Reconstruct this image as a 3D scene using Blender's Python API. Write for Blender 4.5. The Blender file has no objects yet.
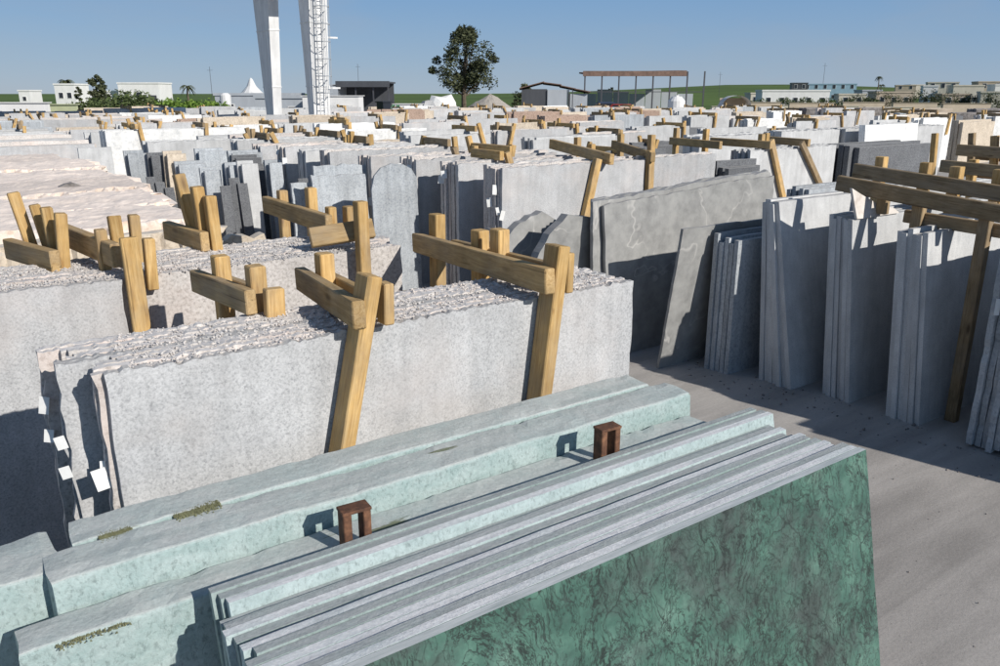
import bpy, bmesh, math, random
from mathutils import Vector, Matrix, Euler, noise

R = math.radians
S = bpy.context.scene
C = S.collection

# ------------------------------------------------------------------ camera
# world axes: X runs along the slabs, Y across them (row to row), Z up
cam_d = bpy.data.cameras.new('camera')
cam_d.lens = 28.8
cam_d.sensor_width = 36.0
cam_d.clip_start = 0.05
cam_d.clip_end = 6000
cam = bpy.data.objects.new('camera', cam_d)
C.objects.link(cam)
cam.location = (0, 0, 3.0)
cam.rotation_euler = (R(90 - 16.7), 0, R(-35))
S.camera = cam

# ------------------------------------------------------------------ light
SUN_EL = 29.0
sd = Vector((0.26, -1.0, 0)).normalized()
sun_dir = Vector((sd.x * math.cos(R(SUN_EL)), sd.y * math.cos(R(SUN_EL)), math.sin(R(SUN_EL))))
SUN_ROT = math.atan2(sd.x, sd.y)
W = bpy.data.worlds.new('World')
S.world = W
W.use_nodes = True
nt = W.node_tree
nt.nodes.clear()
wo = nt.nodes.new('ShaderNodeOutputWorld')
bg = nt.nodes.new('ShaderNodeBackground')
sky = nt.nodes.new('ShaderNodeTexSky')
sky.sky_type = 'NISHITA'
sky.sun_disc = False
sky.sun_elevation = R(SUN_EL)
sky.sun_rotation = SUN_ROT
sky.altitude = 0
sky.air_density = 1.0
sky.dust_density = 0.0
sky.ozone_density = 3.0
bg.inputs['Strength'].default_value = 0.066
# thin high cirrus over the whole dome
wtc = nt.nodes.new('ShaderNodeTexCoord')
wmp = nt.nodes.new('ShaderNodeMapping')
wmp.inputs['Scale'].default_value = (1.2, 3.0, 9.0)
wmp.inputs['Rotation'].default_value = (0.1, 0.15, 0.9)
wns = nt.nodes.new('ShaderNodeTexNoise')
wns.inputs['Scale'].default_value = 1.6
wns.inputs['Detail'].default_value = 6
wns.inputs['Roughness'].default_value = 0.55
wrm = nt.nodes.new('ShaderNodeMapRange')
wrm.inputs[1].default_value = 0.46
wrm.inputs[2].default_value = 0.85
wrm.inputs[3].default_value = 0.0
wrm.inputs[4].default_value = 0.4
wmx = nt.nodes.new('ShaderNodeMixRGB')
wmx.inputs[2].default_value = (5.2, 5.4, 5.8, 1)
nt.links.new(wtc.outputs['Generated'], wmp.inputs['Vector'])
nt.links.new(wmp.outputs['Vector'], wns.inputs['Vector'])
nt.links.new(wns.outputs['Fac'], wrm.inputs[0])
nt.links.new(wrm.outputs[0], wmx.inputs[0])
# pale blue haze all round the horizon
wsp = nt.nodes.new('ShaderNodeSeparateXYZ')
nt.links.new(wtc.outputs['Generated'], wsp.inputs[0])
whr = nt.nodes.new('ShaderNodeValToRGB')
for i_, (p_, c_) in enumerate(((0.0, (0.31, 0.425, 0.57, 1)), (0.12, (0.175, 0.34, 0.595, 1)))):
    whr.color_ramp.elements[i_].position = p_
    whr.color_ramp.elements[i_].color = c_
nt.links.new(wsp.outputs['Z'], whr.inputs[0])
wsc = nt.nodes.new('ShaderNodeVectorMath')
wsc.operation = 'SCALE'
wsc.inputs['Scale'].default_value = 13.4
nt.links.new(whr.outputs['Color'], wsc.inputs[0])
wfr = nt.nodes.new('ShaderNodeMapRange')
wfr.inputs[1].default_value = 0.1
wfr.inputs[2].default_value = 0.6
wfr.inputs[3].default_value = 0.85
wfr.inputs[4].default_value = 0.0
nt.links.new(wsp.outputs['Z'], wfr.inputs[0])
whm = nt.nodes.new('ShaderNodeMixRGB')
nt.links.new(wfr.outputs[0], whm.inputs[0])
nt.links.new(sky.outputs['Color'], whm.inputs[1])
nt.links.new(wsc.outputs[0], whm.inputs[2])
nt.links.new(whm.outputs['Color'], wmx.inputs[1])
nt.links.new(wmx.outputs['Color'], bg.inputs['Color'])
nt.links.new(bg.outputs['Background'], wo.inputs['Surface'])

sl = bpy.data.lights.new('sun', 'SUN')
sl.energy = 4.0
sl.angle = R(0.53)
sl.color = (1.0, 0.95, 0.88)
so = bpy.data.objects.new('sun', sl)
C.objects.link(so)
so.rotation_euler = sun_dir.to_track_quat('Z', 'Y').to_euler()
so.location = (0, 0, 40)

S.view_settings.view_transform = 'Standard'
S.view_settings.look = 'None'
S.view_settings.exposure = 0.2
S.view_settings.gamma = 1.0
S.view_settings.use_curve_mapping = False

# ------------------------------------------------------------------ materials
def new_mat(name):
    m = bpy.data.materials.new(name)
    m.use_nodes = True
    t = m.node_tree
    b = t.nodes['Principled BSDF']
    return m, t, b

class NT:
    """short-hand for building node trees"""
    def __init__(s, tree): s.t = tree
    def n(s, typ, **kw):
        x = s.t.nodes.new(typ)
        for k, v in kw.items(): setattr(x, k, v)
        return x
    def l(s, a, b): s.t.links.new(a, b)
    def coords(s, scale=(1, 1, 1), rnd=True, kind='Object'):
        tc = s.n('ShaderNodeTexCoord')
        mp = s.n('ShaderNodeMapping')
        mp.inputs['Scale'].default_value = scale
        s.l(tc.outputs[kind], mp.inputs['Vector'])
        if rnd:
            oi = s.n('ShaderNodeObjectInfo')
            mu = s.n('ShaderNodeMath', operation='MULTIPLY')
            mu.inputs[1].default_value = 37.0
            s.l(oi.outputs['Random'], mu.inputs[0])
            cb = s.n('ShaderNodeCombineXYZ')
            for i in range(3): s.l(mu.outputs[0], cb.inputs[i])
            s.l(cb.outputs[0], mp.inputs['Location'])
        return mp.outputs['Vector']
    def noise(s, vec, scale, detail=4, rough=0.55, dist=0.0):
        x = s.n('ShaderNodeTexNoise')
        x.inputs['Scale'].default_value = scale
        x.inputs['Detail'].default_value = detail
        x.inputs['Roughness'].default_value = rough
        x.inputs['Distortion'].default_value = dist
        s.l(vec, x.inputs['Vector'])
        return x.outputs['Fac']
    def voro(s, vec, scale, feature='F1', out='Color'):
        x = s.n('ShaderNodeTexVoronoi', feature=feature)
        x.inputs['Scale'].default_value = scale
        s.l(vec, x.inputs['Vector'])
        return x.outputs[out]
    def ramp(s, fac, stops):
        x = s.n('ShaderNodeValToRGB')
        e = x.color_ramp.elements
        while len(e) < len(stops): e.new(0.5)
        for i, (p, c) in enumerate(stops):
            e[i].position = p
            e[i].color = (c[0], c[1], c[2], 1) if not isinstance(c, (int, float)) else (c, c, c, 1)
        s.l(fac, x.inputs[0])
        return x.outputs['Color']
    def mix(s, fac, a, b, mode='MIX'):
        x = s.n('ShaderNodeMixRGB', blend_type=mode)
        for i, v in ((0, fac), (1, a), (2, b)):
            if isinstance(v, (int, float)): x.inputs[i].default_value = v
            elif isinstance(v, tuple): x.inputs[i].default_value = (v[0], v[1], v[2], 1)
            else: s.l(v, x.inputs[i])
        return x.outputs['Color']
    def bump(s, h, strength, dist, bsdf):
        x = s.n('ShaderNodeBump')
        x.inputs['Strength'].default_value = strength
        x.inputs['Distance'].default_value = dist
        s.l(h, x.inputs['Height'])
        s.l(x.outputs['Normal'], bsdf.inputs['Normal'])
    def upness(s, lo=0.35, hi=0.85):
        g = s.n('ShaderNodeNewGeometry')
        sp = s.n('ShaderNodeSeparateXYZ')
        s.l(g.outputs['True Normal'], sp.inputs[0])
        mr = s.n('ShaderNodeMapRange')
        mr.inputs[1].default_value = lo
        mr.inputs[2].default_value = hi
        s.l(sp.outputs['Z'], mr.inputs[0])
        return mr.outputs[0]
    def jitter(s, col, lo=0.85, hi=1.12):
        oi = s.n('ShaderNodeObjectInfo')
        mr = s.n('ShaderNodeMapRange')
        mr.inputs[3].default_value = lo
        mr.inputs[4].default_value = hi
        s.l(oi.outputs['Random'], mr.inputs[0])
        cb = s.n('ShaderNodeCombineXYZ')
        for i in range(3): s.l(mr.outputs[0], cb.inputs[i])
        return s.mix(1.0, col, cb.outputs[0], 'MULTIPLY')

def stone(name, light, mid, dark, pink=None, speck=70, dust=(0.5, 0.48, 0.45), rough=0.75, flecks=0.3, bump=0.25, jit=(0.88, 1.1), streak=0.0):
    m, t, b = new_mat(name)
    k = NT(t)
    v = k.coords()
    f1 = k.noise(v, speck, 3, 0.7)
    col = k.ramp(f1, [(0.34, dark), (0.46, mid), (0.6, light)])
    vo = k.voro(v, speck * 1.7)
    col = k.mix(flecks, col, k.ramp(vo, [(0.1, dark), (0.5, mid), (0.85, light)]))
    big = k.noise(v, 1.3, 4, 0.6)
    if pink:
        col = k.mix(k.ramp(big, [(0.48, 0.0), (0.7, 0.55)]), col, pink)
    col = k.mix(1.0, col, k.ramp(k.noise(v, 3.0, 5, 0.65), [(0.3, 0.82), (0.7, 1.08)]), 'MULTIPLY')
    if streak:
        vs = k.coords((6, 6, 0.5))
        col = k.mix(1.0, col, k.ramp(k.noise(vs, 2.0, 4, 0.6), [(0.35, 1 - streak), (0.6, 1.0)]), 'MULTIPLY')
    if dust:
        col = k.mix(k.upness(0.4, 0.9), col, k.mix(0.3, dust, col))
    col = k.jitter(col, *jit)
    k.l(col, b.inputs['Base Color'])
    b.inputs['Roughness'].default_value = rough
    b.inputs['Specular IOR Level'].default_value = 0.3
    k.bump(f1, bump, 0.004, b)
    return m

M = {}
M['granite'] = stone('granite', (0.6, 0.605, 0.61), (0.5, 0.505, 0.51), (0.31, 0.315, 0.325), pink=(0.57, 0.52, 0.49), speck=84, flecks=0.4, streak=0.12)
M['granite_rough'] = stone('granite_rough', (0.68, 0.645, 0.615), (0.56, 0.525, 0.495), (0.3, 0.275, 0.255), pink=(0.66, 0.54, 0.48), speck=45, bump=0.5, dust=(0.66, 0.64, 0.62))
M['grey'] = stone('grey_plate', (0.62, 0.625, 0.62), (0.54, 0.545, 0.545), (0.42, 0.43, 0.445), speck=110, flecks=0.15, streak=0.12)
M['bluegrey'] = stone('blue_grey_slab', (0.5, 0.53, 0.55), (0.42, 0.45, 0.48), (0.3, 0.33, 0.36), speck=40, flecks=0.1, streak=0.2)
M['darkgrey'] = stone('dark_plate', (0.2, 0.21, 0.22), (0.13, 0.135, 0.145), (0.07, 0.07, 0.08), speck=60, flecks=0.2)
M['white'] = stone('white_marble', (0.82, 0.82, 0.8), (0.77, 0.77, 0.755), (0.66, 0.67, 0.67), speck=12, flecks=0.0, dust=(0.74, 0.72, 0.68))
M['beige'] = stone('beige_stone', (0.66, 0.57, 0.46), (0.57, 0.49, 0.39), (0.43, 0.36, 0.28), speck=20, flecks=0.1, dust=(0.62, 0.56, 0.48))
M['beige_pale'] = stone('pale_offcut', (0.8, 0.74, 0.68), (0.75, 0.69, 0.62), (0.63, 0.56, 0.5), speck=15, flecks=0.0, dust=(0.75, 0.7, 0.65))
M['pink'] = stone('pink_stone', (0.82, 0.71, 0.62), (0.77, 0.65, 0.55), (0.6, 0.48, 0.4), pink=(0.72, 0.55, 0.41), speck=9, flecks=0.05, dust=(0.87, 0.76, 0.675), streak=0.1)
M['brown'] = stone('brown_stone', (0.47, 0.35, 0.28), (0.38, 0.27, 0.21), (0.25, 0.18, 0.14), speck=24, flecks=0.1, dust=(0.5, 0.43, 0.36))
M['blockgrey'] = stone('grey_block', (0.27, 0.25, 0.24), (0.2, 0.185, 0.175), (0.11, 0.1, 0.095), speck=6, flecks=0.1, dust=(0.36, 0.32, 0.29))

def limestone():
    m, t, b = new_mat('veined_limestone')
    k = NT(t)
    v = k.coords()
    col = k.ramp(k.noise(v, 5, 6, 0.65), [(0.3, (0.21, 0.21, 0.205)), (0.55, (0.31, 0.31, 0.3)), (0.75, (0.38, 0.375, 0.36))])
    w = k.n('ShaderNodeTexNoise'); w.inputs['Scale'].default_value = 1.2; w.inputs['Detail'].default_value = 3
    k.l(v, w.inputs['Vector'])
    wv = k.mix(0.35, v, w.outputs['Color'], 'ADD')
    nz = k.noise(wv, 0.9, 4, 0.55, 0.3)
    msk = k.ramp(k.noise(v, 1.3, 2), [(0.42, 0.0), (0.56, 1.0)])
    vm = k.mix(1.0, k.ramp(nz, [(0.492, 0.0), (0.5, 0.45), (0.508, 0.0)]), msk, 'MULTIPLY')
    col = k.mix(vm, col, (0.62, 0.6, 0.57))
    col = k.mix(k.upness(0.4, 0.9), col, (0.33, 0.32, 0.31))
    k.l(col, b.inputs['Base Color'])
    b.inputs['Roughness'].default_value = 0.6
    return m
M['limestone'] = limestone()

def green_polished():
    m, t, b = new_mat('green_marble_polished')
    k = NT(t)
    v = k.coords(rnd=False)
    w = k.n('ShaderNodeTexNoise'); w.inputs['Scale'].default_value = 3.5; w.inputs['Detail'].default_value = 5
    k.l(v, w.inputs['Vector'])
    wv = k.mix(0.28, v, w.outputs['Color'], 'ADD')
    base = k.ramp(k.noise(v, 5.5, 9, 0.68, 0.25), [(0.25, (0.024, 0.058, 0.047)), (0.43, (0.048, 0.115, 0.09)), (0.57, (0.078, 0.17, 0.132)), (0.75, (0.15, 0.26, 0.21))])
    blot = k.ramp(k.noise(v, 2.2, 6, 0.68, 0.3), [(0.5, 0.0), (0.66, 0.85)])
    col = k.mix(blot, base, (0.05, 0.06, 0.058))
    tr = k.n('ShaderNodeMapping')
    tr.inputs['Rotation'].default_value = (0, R(28), 0)
    tr.inputs['Scale'].default_value = (1.0, 1.0, 0.5)
    k.l(v, tr.inputs['Vector'])
    wva = k.mix(0.24, tr.outputs['Vector'], w.outputs['Color'], 'ADD')
    for sc, wd, st in ((3.6, 0.014, 0.9), (8.5, 0.028, 0.8), (19.0, 0.05, 0.55)):
        cr = k.ramp(k.voro(wva, sc, 'DISTANCE_TO_EDGE', 'Distance'), [(0.0, st), (wd, 0.0)])
        mk = k.ramp(k.noise(v, 2.6 + sc * 0.12, 4, 0.6), [(0.44, 0.0), (0.58, 1.0)])
        col = k.mix(k.mix(1.0, cr, mk, 'MULTIPLY'), col, (0.012, 0.02, 0.018))
    for sc, wd, st in ((2.6, 0.012, 0.95), (6.0, 0.014, 0.85), (13.0, 0.022, 0.7)):
        rid = k.ramp(k.noise(wva, sc, 6, 0.68, 0.1), [(0.5 - wd, 0.0), (0.5, st), (0.5 + wd, 0.0)])
        col = k.mix(rid, col, (0.016, 0.024, 0.022))
    # pale saw dust dried on the face
    du = k.ramp(k.noise(v, 9, 6, 0.7), [(0.5, 0.0), (0.8, 0.18)])
    col = k.mix(du, col, (0.25, 0.36, 0.33))
    col = k.mix(k.upness(0.4, 0.9), col, k.ramp(k.noise(k.coords((0.6, 8, 8), rnd=False), 8, 5, 0.7), [(0.3, (0.36, 0.4, 0.39)), (0.65, (0.62, 0.64, 0.64))]))
    k.l(col, b.inputs['Base Color'])
    b.inputs['Roughness'].default_value = 0.42
    return m
M['green_polished'] = green_polished()

def green_dusty(name, face_a, face_b, top_a, top_b, streak=(1.2, 14, 8), moss=True):
    m, t, b = new_mat(name)
    k = NT(t)
    v = k.coords()
    vs = k.coords((1.5, 6, 2.2))
    face = k.ramp(k.noise(vs, 4.0, 6, 0.65, 0.5), [(0.3, face_b), (0.62, face_a)])
    pits = k.ramp(k.noise(k.coords((10, 10, 6)), 7.0, 5, 0.7, 0.3), [(0.34, 0.68), (0.48, 1.0)])
    face = k.mix(1.0, face, pits, 'MULTIPLY')
    vt = k.coords(streak)
    top = k.ramp(k.noise(vt, 1.6, 6, 0.65, 0.3), [(0.3, top_b), (0.65, top_a)])
    top = k.mix(k.ramp(k.noise(v, 3.5, 5, 0.7), [(0.45, 0.0), (0.7, 0.6)]), top, face_a)
    fine = k.ramp(k.noise(v, 60, 3, 0.7), [(0.3, 0.85), (0.65, 1.05)])
    col = k.mix(k.upness(0.45, 0.88), face, top)
    col = k.mix(1.0, col, fine, 'MULTIPLY')
    if moss:
        mo = k.ramp(k.noise(k.coords((1.2, 5, 5)), 2.2, 5, 0.6), [(0.66, 0.0), (0.7, 0.8)])
        col = k.mix(mo, col, (0.12, 0.14, 0.06))
    k.l(col, b.inputs['Base Color'])
    b.inputs['Roughness'].default_value = 0.85
    b.inputs['Specular IOR Level'].default_value = 0.2
    k.bump(k.mix(0.25, k.noise(v, 45, 6, 0.75), pits), 0.6, 0.010, b)
    return m
M['green_block'] = green_dusty('green_marble_rough', (0.42, 0.51, 0.50), (0.30, 0.405, 0.395), (0.56, 0.585, 0.565), (0.43, 0.475, 0.46))
M['green_slab_a'] = green_dusty('green_marble_edge_pale', (0.46, 0.55, 0.55), (0.36, 0.45, 0.45), (0.78, 0.785, 0.79), (0.56, 0.57, 0.59), (0.35, 55, 55), False)
M['green_slab_b'] = green_dusty('green_marble_edge_grey', (0.34, 0.41, 0.40), (0.24, 0.32, 0.305), (0.46, 0.475, 0.48), (0.3, 0.34, 0.335), (0.35, 55, 55), False)

def wood(name, a, b_, c, rough=0.8, jit=(0.8, 1.15)):
    m, t, b = new_mat(name)
    k = NT(t)
    v = k.coords((9, 9, 0.7))
    g = k.noise(v, 5.0, 6, 0.65, 1.2)
    col = k.ramp(g, [(0.28, c), (0.5, b_), (0.7, a)])
    vk = k.coords((7, 7, 2.0))
    kn = k.voro(vk, 1.0, 'F1', 'Distance')
    col = k.mix(k.ramp(kn, [(0.05, 0.75), (0.15, 0.0)]), col, (c[0] * 0.45, c[1] * 0.4, c[2] * 0.4))
    col = k.mix(1.0, col, k.ramp(k.noise(k.coords(), 6, 4), [(0.3, 0.75), (0.65, 1.08)]), 'MULTIPLY')
    col = k.jitter(col, *jit)
    we = k.ramp(k.noise(k.coords((2, 2, 0.8)), 2.2, 5, 0.65), [(0.45, 0.0), (0.7, 0.6)])
    col = k.mix(we, col, (0.3, 0.25, 0.19))
    sp = k.ramp(k.noise(k.coords((26, 26, 0.6)), 1.5, 3, 0.5), [(0.30, 0.55), (0.36, 1.0)])
    col = k.mix(1.0, col, sp, 'MULTIPLY')
    k.l(col, b.inputs['Base Color'])
    b.inputs['Roughness'].default_value = rough
    b.inputs['Specular IOR Level'].default_value = 0.2
    k.bump(g, 0.35, 0.004, b)
    return m
M['wood'] = wood('pine_timber', (0.68, 0.48, 0.23), (0.57, 0.37, 0.15), (0.38, 0.215, 0.075))
M['wood_beam'] = wood('pine_beam', (0.58, 0.42, 0.22), (0.47, 0.32, 0.15), (0.3, 0.19, 0.08))
M['wood_old'] = wood('weathered_timber', (0.42, 0.32, 0.2), (0.32, 0.23, 0.13), (0.19, 0.13, 0.075))

def rust():
    m, t, b = new_mat('rusty_steel')
    k = NT(t)
    v = k.coords()
    col = k.ramp(k.noise(v, 22, 6, 0.7), [(0.3, (0.045, 0.022, 0.014)), (0.5, (0.12, 0.055, 0.03)), (0.72, (0.26, 0.125, 0.065))])
    k.l(col, b.inputs['Base Color'])
    b.inputs['Roughness'].default_value = 0.85
    k.bump(k.noise(v, 60, 4), 0.4, 0.003, b)
    return m
M['rust'] = rust()

def ground_mat(name, a, b_, c, scale=1.0, fine=40):
    m, t, b = new_mat(name)
    k = NT(t)
    v = k.coords(rnd=False)
    col = k.ramp(k.noise(v, 0.35 * scale, 7, 0.62, 0.4), [(0.3, c), (0.5, b_), (0.7, a)])
    vs = k.coords((0.25, 2.0, 1), rnd=False)
    col = k.mix(1.0, col, k.ramp(k.noise(vs, 1.4 * scale, 5, 0.6, 0.5), [(0.35, 0.78), (0.62, 1.07)]), 'MULTIPLY')
    col = k.mix(1.0, col, k.ramp(k.noise(v, fine, 4, 0.7), [(0.3, 0.9), (0.65, 1.05)]), 'MULTIPLY')
    st = k.ramp(k.noise(v, 2.3 * scale, 5, 0.65), [(0.6, 0.0), (0.75, 0.4)])
    col = k.mix(st, col, (c[0] * 0.55, c[1] * 0.55, c[2] * 0.55))
    sp = k.ramp(k.voro(v, 14 * scale, 'F1', 'Distance'), [(0.05, 0.6), (0.09, 0.0)])
    col = k.mix(sp, col, (c[0] * 0.5, c[1] * 0.5, c[2] * 0.5))
    k.l(col, b.inputs['Base Color'])
    b.inputs['Roughness'].default_value = 0.9
    b.inputs['Specular IOR Level'].default_value = 0.2
    k.bump(k.noise(v, fine, 5, 0.7), 0.3, 0.01, b)
    return m
M['concrete'] = ground_mat('yard_concrete', (0.47, 0.445, 0.415), (0.41, 0.385, 0.36), (0.32, 0.3, 0.28))
M['dirt'] = ground_mat('sandy_dirt', (0.42, 0.35, 0.27), (0.36, 0.3, 0.23), (0.26, 0.22, 0.16), 0.2, 8)
M['field'] = ground_mat('green_field', (0.13, 0.19, 0.045), (0.10, 0.155, 0.035), (0.08, 0.115, 0.03), 0.03, 0.6)

def plain(name, col, rough=0.6, var=0.12, scale=6, metal=0.0, streak=False):
    m, t, b = new_mat(name)
    k = NT(t)
    v = k.coords((1, 1, 0.25) if streak else (1, 1, 1))
    f = k.noise(v, scale, 5, 0.65)
    c = k.mix(1.0, (col[0], col[1], col[2]), k.ramp(f, [(0.3, 1 - var), (0.7, 1 + var * 0.5)]), 'MULTIPLY')
    k.l(c, b.inputs['Base Color'])
    b.inputs['Roughness'].default_value = rough
    b.inputs['Metallic'].default_value = metal
    return m
M['paint_white'] = plain('white_paint', (0.76, 0.76, 0.75), 0.5, 0.2, 2.5, streak=True)
M['wall_white'] = plain('white_render', (0.78, 0.77, 0.75), 0.85, 0.1, 1.0, streak=True)
M['wall_cream'] = plain('cream_render', (0.6, 0.55, 0.46), 0.85, 0.12, 1.0, streak=True)
M['wall_grey'] = plain('grey_sheet', (0.4, 0.43, 0.46), 0.6, 0.12, 1.0, streak=True)
M['wall_dark'] = plain('dark_sheet', (0.07, 0.075, 0.085), 0.6, 0.2, 1.0, streak=True)
M['wall_green'] = plain('faded_green_wall', (0.5, 0.53, 0.33), 0.85, 0.15, 1.5)
M['tan'] = plain('tan_render', (0.48, 0.4, 0.31), 0.85, 0.15, 1.0)
M['roof_rust'] = plain('rusty_roof_sheet', (0.2, 0.13, 0.1), 0.8, 0.4, 2.0)
M['steel_dark'] = plain('dark_steel', (0.1, 0.1, 0.11), 0.5, 0.2, 3.0, 0.4)
M['glass'] = plain('window_dark_glass', (0.03, 0.035, 0.045), 0.12, 0.1, 1.0)
M['blue_roof'] = plain('pale_blue_roof', (0.3, 0.45, 0.55), 0.6, 0.1, 1.0)
M['paper'] = plain('paper_label', (0.82, 0.82, 0.8), 0.8, 0.1, 25)
M['red'] = plain('red_paint', (0.42, 0.05, 0.04), 0.4, 0.1, 2)
M['black'] = plain('black_rubber', (0.025, 0.025, 0.027), 0.7, 0.1, 4)
M['navy'] = plain('dark_blue_paint', (0.04, 0.06, 0.11), 0.35, 0.1, 2)
M['machine_green'] = plain('machine_green', (0.05, 0.17, 0.08), 0.5, 0.2, 3)
M['bark'] = wood('bark', (0.16, 0.12, 0.09), (0.11, 0.085, 0.06), (0.06, 0.045, 0.035))
M['sand'] = plain('gravel', (0.42, 0.38, 0.33), 0.95, 0.3, 9)
M['moss'] = plain('dry_moss', (0.16, 0.165, 0.09), 0.95, 0.5, 60)

def leaf(name, a, b_):
    m, t, b = new_mat(name)
    k = NT(t)
    g = k.n('ShaderNodeNewGeometry')
    col = k.ramp(g.outputs['Random Per Island'], [(0.0, a), (1.0, b_)])
    k.l(col, b.inputs['Base Color'])
    b.inputs['Roughness'].default_value = 0.7
    b.inputs['Specular IOR Level'].default_value = 0.2
    return m
M['leaf_dark'] = leaf('dark_foliage', (0.028, 0.038, 0.02), (0.11, 0.12, 0.06))
M['leaf_mid'] = leaf('olive_foliage', (0.045, 0.07, 0.02), (0.12, 0.15, 0.06))
M['leaf_bright'] = leaf('bright_foliage', (0.09, 0.17, 0.025), (0.2, 0.3, 0.06))

# ------------------------------------------------------------------ helpers
def mesh_obj(name, verts, faces, mat, parent=None, loc=(0, 0, 0), rot=(0, 0, 0), smooth=False):
    me = bpy.data.meshes.new(name)
    me.from_pydata(verts, [], faces)
    me.update()
    if smooth:
        for p in me.polygons: p.use_smooth = True
    me.materials.append(mat)
    return link(name, me, parent, loc, rot)

def link(name, me, parent=None, loc=(0, 0, 0), rot=(0, 0, 0)):
    o = bpy.data.objects.new(name, me)
    C.objects.link(o)
    o.location = loc
    o.rotation_euler = rot
    if parent: o.parent = parent
    return o

def empty(name, loc=(0, 0, 0), rotz=0):
    o = bpy.data.objects.new(name, None)
    o.empty_display_size = 0.1
    C.objects.link(o)
    o.location = loc
    o.rotation_euler = (0, 0, rotz)
    return o

def tag(o, label, cat, group=None):
    o['label'] = label
    o['category'] = cat
    if group: o['group'] = group
    return o

def box_data(x0, x1, y0, y1, z0, z1):
    v = [(x0, y0, z0), (x1, y0, z0), (x1, y1, z0), (x0, y1, z0), (x0, y0, z1), (x1, y0, z1), (x1, y1, z1), (x0, y1, z1)]
    f = [(0, 3, 2, 1), (4, 5, 6, 7), (0, 1, 5, 4), (1, 2, 6, 5), (2, 3, 7, 6), (3, 0, 4, 7)]
    return v, f

def box(name, x0, x1, y0, y1, z0, z1, mat, parent=None, loc=(0, 0, 0), rot=(0, 0, 0), bev=0.0):
    v, f = box_data(x0, x1, y0, y1, z0, z1)
    o = mesh_obj(name, v, f, mat, parent, loc, rot)
    if bev: bevel(o, bev)
    return o

def bevel(o, w, seg=1):
    bm = bmesh.new()
    bm.from_mesh(o.data)
    bmesh.ops.bevel(bm, geom=bm.edges[:], offset=w, segments=seg, affect='EDGES', profile=0.6)
    bm.to_mesh(o.data)
    bm.free()

class MB:
    """collects boxes / tubes of ONE part"""
    def __init__(s): s.v = []; s.f = []
    def add(s, v, f):
        n = len(s.v)
        s.v += [tuple(p) for p in v]
        s.f += [tuple(i + n for i in q) for q in f]
    def box(s, *a): s.add(*box_data(*a))
    def tube(s, p, q, r0, r1=None, n=8):
        p = Vector(p); q = Vector(q)
        r1 = r0 if r1 is None else r1
        d = (q - p).normalized()
        a = d.orthogonal().normalized()
        b = d.cross(a)
        v = []
        for c, r in ((p, r0), (q, r1)):
            for i in range(n):
                t = 2 * math.pi * i / n
                v.append(c + a * (r * math.cos(t)) + b * (r * math.sin(t)))
        f = [(i, (i + 1) % n, n + (i + 1) % n, n + i) for i in range(n)]
        f += [tuple(reversed(range(n))), tuple(range(n, 2 * n))]
        s.add(v, f)
    def build(s, name, mat, parent=None, loc=(0, 0, 0), rot=(0, 0, 0), smooth=False):
        return mesh_obj(name, s.v, s.f, mat, parent, loc, rot, smooth)

def stick(name, p, q, w, d, mat, parent=None, bev=0.006, roll=0.0, side=(1, 0, 0)):
    """a squared timber from p to q; w = width along 'side', d = the other way; local z is the grain"""
    p = Vector(p); q = Vector(q)
    ax = (q - p)
    L = ax.length
    z = ax.normalized()
    x = Vector(side) - z * z.dot(Vector(side))
    if x.length < 0.05: x = z.orthogonal()
    x.normalize()
    y = z.cross(x)
    mt = Matrix((x, y, z)).transposed()
    if roll: mt = mt @ Matrix.Rotation(roll, 3, 'Z')
    o = box(name, -w / 2, w / 2, -d / 2, d / 2, 0, L, mat, parent, p, mt.to_euler(), bev)
    return o

def jag(n, amp, rough, rng):
    """a ragged 1-D line of n heights: slow swells plus sharp chips"""
    out = []
    o1 = rng.uniform(0, 100); o2 = rng.uniform(0, 100)
    for i in range(n):
        a = noise.noise((i * 0.09 + o1, 0.3, 1.7)) * amp
        a += noise.noise((i * 0.37 + o2, 5.1, 2.2)) * amp * 0.8
        a += rng.uniform(-1, 1) * amp * rough
        out.append(a)
    return out

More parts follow.
